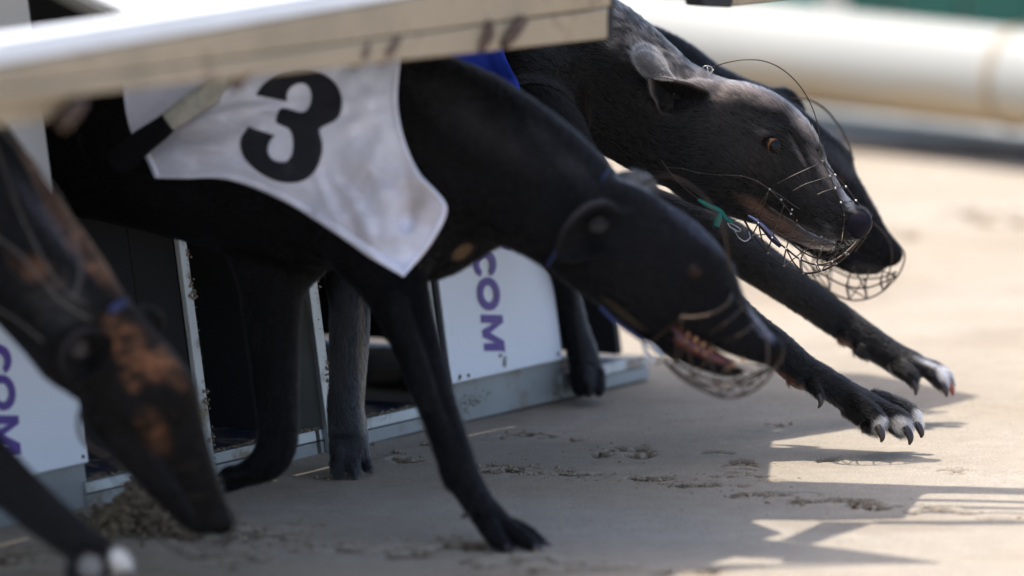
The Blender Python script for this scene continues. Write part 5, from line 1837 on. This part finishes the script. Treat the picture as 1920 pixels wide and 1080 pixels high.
def coat1(V, x, y, d, N):
    c = np.tile(np.array([.0085, .0078, .0080]), (len(V), 1)) * (.7 + .7 * fbm(V, 20, 3, 31))[:, None]
    c = mixc(c, (.05, .05, .055), ell(x, y, 1570, 300, 60, 16, 50) * .6)
    c = mixc(c, (.05, .04, .035), ell(x, y, 1630, 505, 50, 12, 10) * .7)
    c = mixc(c, (.05, .05, .05), ell(x, y, 1100, 640, 20, 120, -8) * .5)
    return c
dog1, V1, Q1, N1 = make_dog('greyhound', 'farthest black greyhound, muzzle and neck showing behind the sharp grizzled head', b, coat1, lambda x, y, d: ell(x, y, 1680, 480, 26, 24, 0, .2), 60000, .007, .00013, 7)
OTHERS.append(dog1)
eyeball(dog1, 1572, 337, e1 + .007, 14, (.5, -1, 0), M['dark_eye'])
z1 = lambda x, o: d1(x) + o
mz = []
mz.append(([(1480, 184, z1(1480, 0)), (1515, 188, z1(1500, 0)), (1548, 206, z1(1540, 0)), (1575, 238, z1(1570, 0)), (1592, 275, z1(1590, 0)), (1602, 320, z1(1600, 0)), (1606, 365, z1(1600, 0)), (1600, 384, z1(1600, -.01))], 1.6, False))
mz.append(([(1600, 384, z1(1600, -.01)), (1630, 398, z1(1630, .0)), (1652, 422, z1(1650, 0)), (1676, 448, z1(1670, 0)), (1696, 476, z1(1690, 0)), (1690, 505, z1(1690, 0)), (1678, 524, z1(1670, 0))], 1.4, True))
mz.append(([(1600, 384, z1(1600, -.01)), (1622, 404, z1(1620, -.026)), (1650, 430, z1(1650, -.022)), (1668, 455, z1(1660, -.02)), (1672, 490, z1(1670, -.02)), (1662, 528, z1(1660, -.016))], 1.4, True))
near1 = [(1500, 470, -.035), (1522, 500, -.038), (1552, 520, -.038), (1586, 536, -.036), (1620, 540, -.032), (1650, 532, -.026), (1678, 518, -.01)]
keel1 = [(1500, 488, 0), (1526, 520, 0), (1556, 546, 0), (1592, 562, 0), (1626, 560, 0), (1656, 545, 0), (1684, 516, 0)]
far1 = [(1510, 460, .035), (1530, 486, .038), (1560, 504, .038), (1590, 518, .036), (1622, 522, .032), (1652, 520, .026), (1680, 510, .01)]
top1 = [(1500, 430, -.04), (1530, 455, -.038), (1565, 480, -.036), (1600, 500, -.034), (1630, 508, -.03), (1655, 508, -.022), (1680, 504, -.01)]
for ln in (near1, keel1, far1):
    mz.append(([(x, y, z1(x, o)) for x, y, o in ln], 1.5, True))
for A_, B_ in ((top1, near1), (near1, keel1), (keel1, far1)):
    for i in range(1, 6):
        for j in ((i, i + 1) if i % 2 else (i,)):
            mz.append(([(p[0], p[1], z1(p[0], p[2])) for p in (A_[i], B_[j])], 1.2, False))
wires(dog1, 'muzzle', mz)

# ================================================================== nearest brindle dog (4)
def d4(x):
    return float(np.interp(x, [-600, 0, 150, 300, 450], [8.60, 8.34, 8.30, 8.30, 8.32]))
b = Body(0.0034)
q = lambda x, y, r, w=.75, dd=0: (x, y, d4(x) + dd, r, w)
b.add([q(158, 628, 104, .6), q(66, 510, 117, .55), q(-20, 415, 128, .55), q(-110, 325, 150, .55), q(-280, 230, 200, .52), q(-480, 220, 180, .52), q(-640, 240, 140, .55)], 10, 6)
b.add([q(160, 632, 98, .6), q(232, 698, 96, .56), q(280, 748, 88, .54)], 20, 5, flow=-1)
b.add([q(282, 748, 84, .52), q(322, 820, 64, .5), q(352, 880, 50, .5), q(380, 932, 41, .52), q(400, 970, 32, .58)], 14, 6, flow=-1)
b.add([q(414, 980, 27, .7)], 6, 2, flow=False)
b.add([q(205, 770, 52, .5), q(262, 860, 36, .5), q(312, 925, 26, .55), q(350, 970, 20, .6), q(375, 990, 15, .7)], 14, 6, flow=-1)
b.cut([(290, 870, d4(290) - .03, 3, 2), (335, 930, d4(335) - .02, 3, 2), (385, 990, d4(385) - .015, 3, 2)], 2)
b.add([(300, 850, 8.30, 40, .5), (360, 950, 8.31, 26, .5)], 10, 4)
b.snap(); sf = b.s
b.add([(292, 700, sf(292, 700, .014), 24, .7), (330, 742, sf(330, 742, .010), 16, .7)], 26, 4, flow=False)
b.add([(325, 772, sf(325, 772, .008), 19, .8)], 12, 2, flow=False)
e4 = sf(325, 772)
b.cut([(318, 768, e4 - .008, 7, 1.6), (332, 776, e4 - .008, 7, 1.6)], 4)
b.add([(258, 610, d4(258) + .03, 22, .5), (282, 598, d4(280) + .036, 24, .4), (296, 620, d4(290) + .036, 12, .4)], 7, 4, flow=False)
b.add([(-140, 420, 8.32, 120, .5), (-120, 560, 8.28, 90, .5), (-110, 700, 8.24, 66, .6), (-55, 830, 8.22, 54, .7), (5, 895, 8.21, 47, .75), (70, 955, 8.20, 42, .8), (120, 996, 8.20, 38, .85), (165, 1030, 8.20, 36, .95), (195, 1046, 8.20, 32, 1.05)], 16, 6)
b.add([(195, 1040, 8.19, 24, .9), (222, 1052, 8.185, 22, .9), (234, 1066, 8.183, 15, .9)], 4, 4)
b.add([(165, 1045, 8.175, 24, .9), (176, 1072, 8.165, 20, .9), (186, 1086, 8.165, 14, .9)], 4, 4)
b.add([(150, 1050, 8.16, 20, .9), (140, 1078, 8.155, 18, .9), (146, 1094, 8.155, 13, .9)], 4, 4)
b.add([(-200, 420, 8.48, 110, .5), (-220, 620, 8.5, 70, .6), (-200, 800, 8.5, 46, .7), (-240, 960, 8.5, 36, .8), (-200, 1060, 8.5, 30, .9)], 20, 5)
b.add([(-600, 260, 8.55, 130, .55), (-640, 480, 8.56, 80, .55), (-600, 640, 8.56, 44, .7), (-660, 800, 8.58, 30, .8), (-620, 980, 8.58, 26, .9), (-580, 1020, 8.57, 24, 1)], 20, 5)
def coat4(V, x, y, d, N):
    c = np.tile(np.array([.0065, .0058, .0058]), (len(V), 1)) * (.8 + .5 * fbm(V, 20, 3, 41))[:, None]
    # brindle: orange brown ground broken by dark stripes that run across the body
    st = fbm(np.stack([(x * .55 + y * .84) * .0018, (x * .84 - y * .55) * .0006, d * .2], 1), 58, 4, 51)
    br = np.clip((st - .36) * 4.0, 0, 1)
    zone = np.maximum.reduce([ell(x, y, 150, 440, 150, 38, 55, .5), ell(x, y, 255, 655, 90, 44, 42, .5), ell(x, y, 318, 690, 60, 22, 55, .5),
                              ell(x, y, 70, 510, 70, 30, 30, .7) * .6, ell(x, y, 290, 810, 60, 30, 60, .8) * .55, ell(x, y, 250, 720, 30, 18, 40, .6), ell(x, y, 60, 300, 70, 20, 60, .6)])
    st2 = fbm(np.stack([(x * .55 + y * .84) * .006, (x * .84 - y * .55) * .0012, d * .2], 1), 58, 3, 71)
    c = mixc(c, (.27, .115, .052), np.clip(zone * 1.4, 0, 1) * np.clip(.15 + br * .85, 0, 1) * np.clip((st2 - .28) * 3.4, .12, 1) * (d < 8.6))
    c = mixc(c, (.07, .065, .08), ell(x, y, 95, 420, 160, 22, 52, .8) * .7 * (d < 8.6))
    c = mixc(c, (.06, .055, .05), ell(x, y, 110, 560, 90, 60, 40, .8) * np.clip((st - .35) * 4, 0, 1) * .8)
    c = mixc(c, (.6, .57, .52), np.maximum(ell(x, y, 228, 1052, 30, 36, 0, .4), ell(x, y, 170, 1060, 24, 26) * .35))
    c = mixc(c, (.05, .045, .045), ell(x, y, 145, 652, 16, 14) * .8)  # small ear highlight painted into the coat
    return c
dog4, V4, Q4, N4 = make_dog('greyhound', 'nearest brindle greyhound with orange brown streaks, muzzle down at the sand on the left', b, coat4, lambda x, y, d: ell(x, y, 420, 980, 32, 30, 0, .2), 60000, .007, .00016, 9)
eyeball(dog4, 325, 773, e4 + .0070, 15, (.3, -1, -.1), M['dark_eye'])
z4 = lambda x, o: d4(x) + o
claws(dog4, [([(230, 1066, 8.18, 8), (240, 1078, 8.18, 6), (244, 1086, 8.18, 2)], 0), ([(186, 1086, 8.16, 8), (196, 1096, 8.16, 2)], 0)])
V, F = tube_geo(np.array([P(234, 564, 8.27), P(222, 572, 8.245), P(208, 583, 8.236)]), .0045, 8)
mesh_obj('collar', V, F, M['navy'], dog4, smooth=True)
mz = []
ridge4 = [(372, 835), (384, 862), (396, 890), (408, 918), (422, 944), (440, 970)]
mz.append(([(x + 2, y, z4(x, 0)) for x, y in ridge4] + [(440, 1000, z4(430, 0)), (400, 1022, z4(400, 0))], 2.0, True))
bvh4 = BVHTree.FromPolygons([tuple(v) for v in V4], [tuple(int(i) for i in f) for f in Q4])
ear_sheet(dog4, bvh4, [(210, 632), (178, 616), (146, 622), (120, 645), (112, 678), (124, 708), (146, 722), (172, 706), (198, 682), (212, 655)],
          [.004, .014, .019, .019, .015, .010, .006, .004, .002, .001], -.001, (.04, .036, .04), (.006, .0055, .0055), mid=(170, 668))
ear_sheet(dog4, bvh4, [(164, 646), (150, 640), (138, 648), (136, 662), (148, 670), (162, 662)], [.010] * 6, .013, (.02, .018, .018), (.07, .06, .055), name='ear_fold')  # fold coloured paler as the highlight inside the ear
on4 = lambda x, y, off=.004: (x, y, hitd(bvh4, x, y, d4(x)) - off)
for x, y in ridge4[1:5:2]:
    mz.append(([(x + 2, y, z4(x, 0)), on4(x - 22, y + 10), on4(x - 60, y + 16)], 1.1, False))
near4 = [(215, 870, -.036), (255, 925, -.04), (300, 975, -.04), (345, 1010, -.036), (385, 1026, -.03), (420, 1018, -.02), (440, 1000, 0)]
keel4 = [(205, 885, 0), (245, 945, 0), (290, 1000, 0), (335, 1036, 0), (380, 1046, 0), (420, 1030, 0), (440, 1000, 0)]
for ln in (near4, keel4):
    mz.append(([(x, y, z4(x, o)) for x, y, o in ln], 1.9, True))
for i in range(1, 6):
    mz.append(([(p[0], p[1], z4(p[0], p[2])) for p in (near4[i], keel4[i])], 1.4, False))
mz.append(([(150, 770, z4(150, -.04)), (148, 800, z4(150, -.045)), (160, 830, z4(160, -.04)), (205, 860, z4(200, -.036))], 4, False))
wires(dog4, 'muzzle', mz)
# pale wires crossing the brindle neck
mz = []
for pts in ([(-40, 200), (40, 290), (90, 400), (130, 470)], [(-20, 230), (30, 380), (100, 520), (160, 570)], [(-40, 420), (40, 480), (110, 560), (170, 600)], [(20, 250), (120, 380), (150, 500), (140, 560)], [(-40, 560), (30, 600), (80, 640)]):
    mz.append(([on4(x, y, .012) for x, y in pts], 1.8, False))
wires(dog4, 'neck_wires', mz, 'wire_dull')
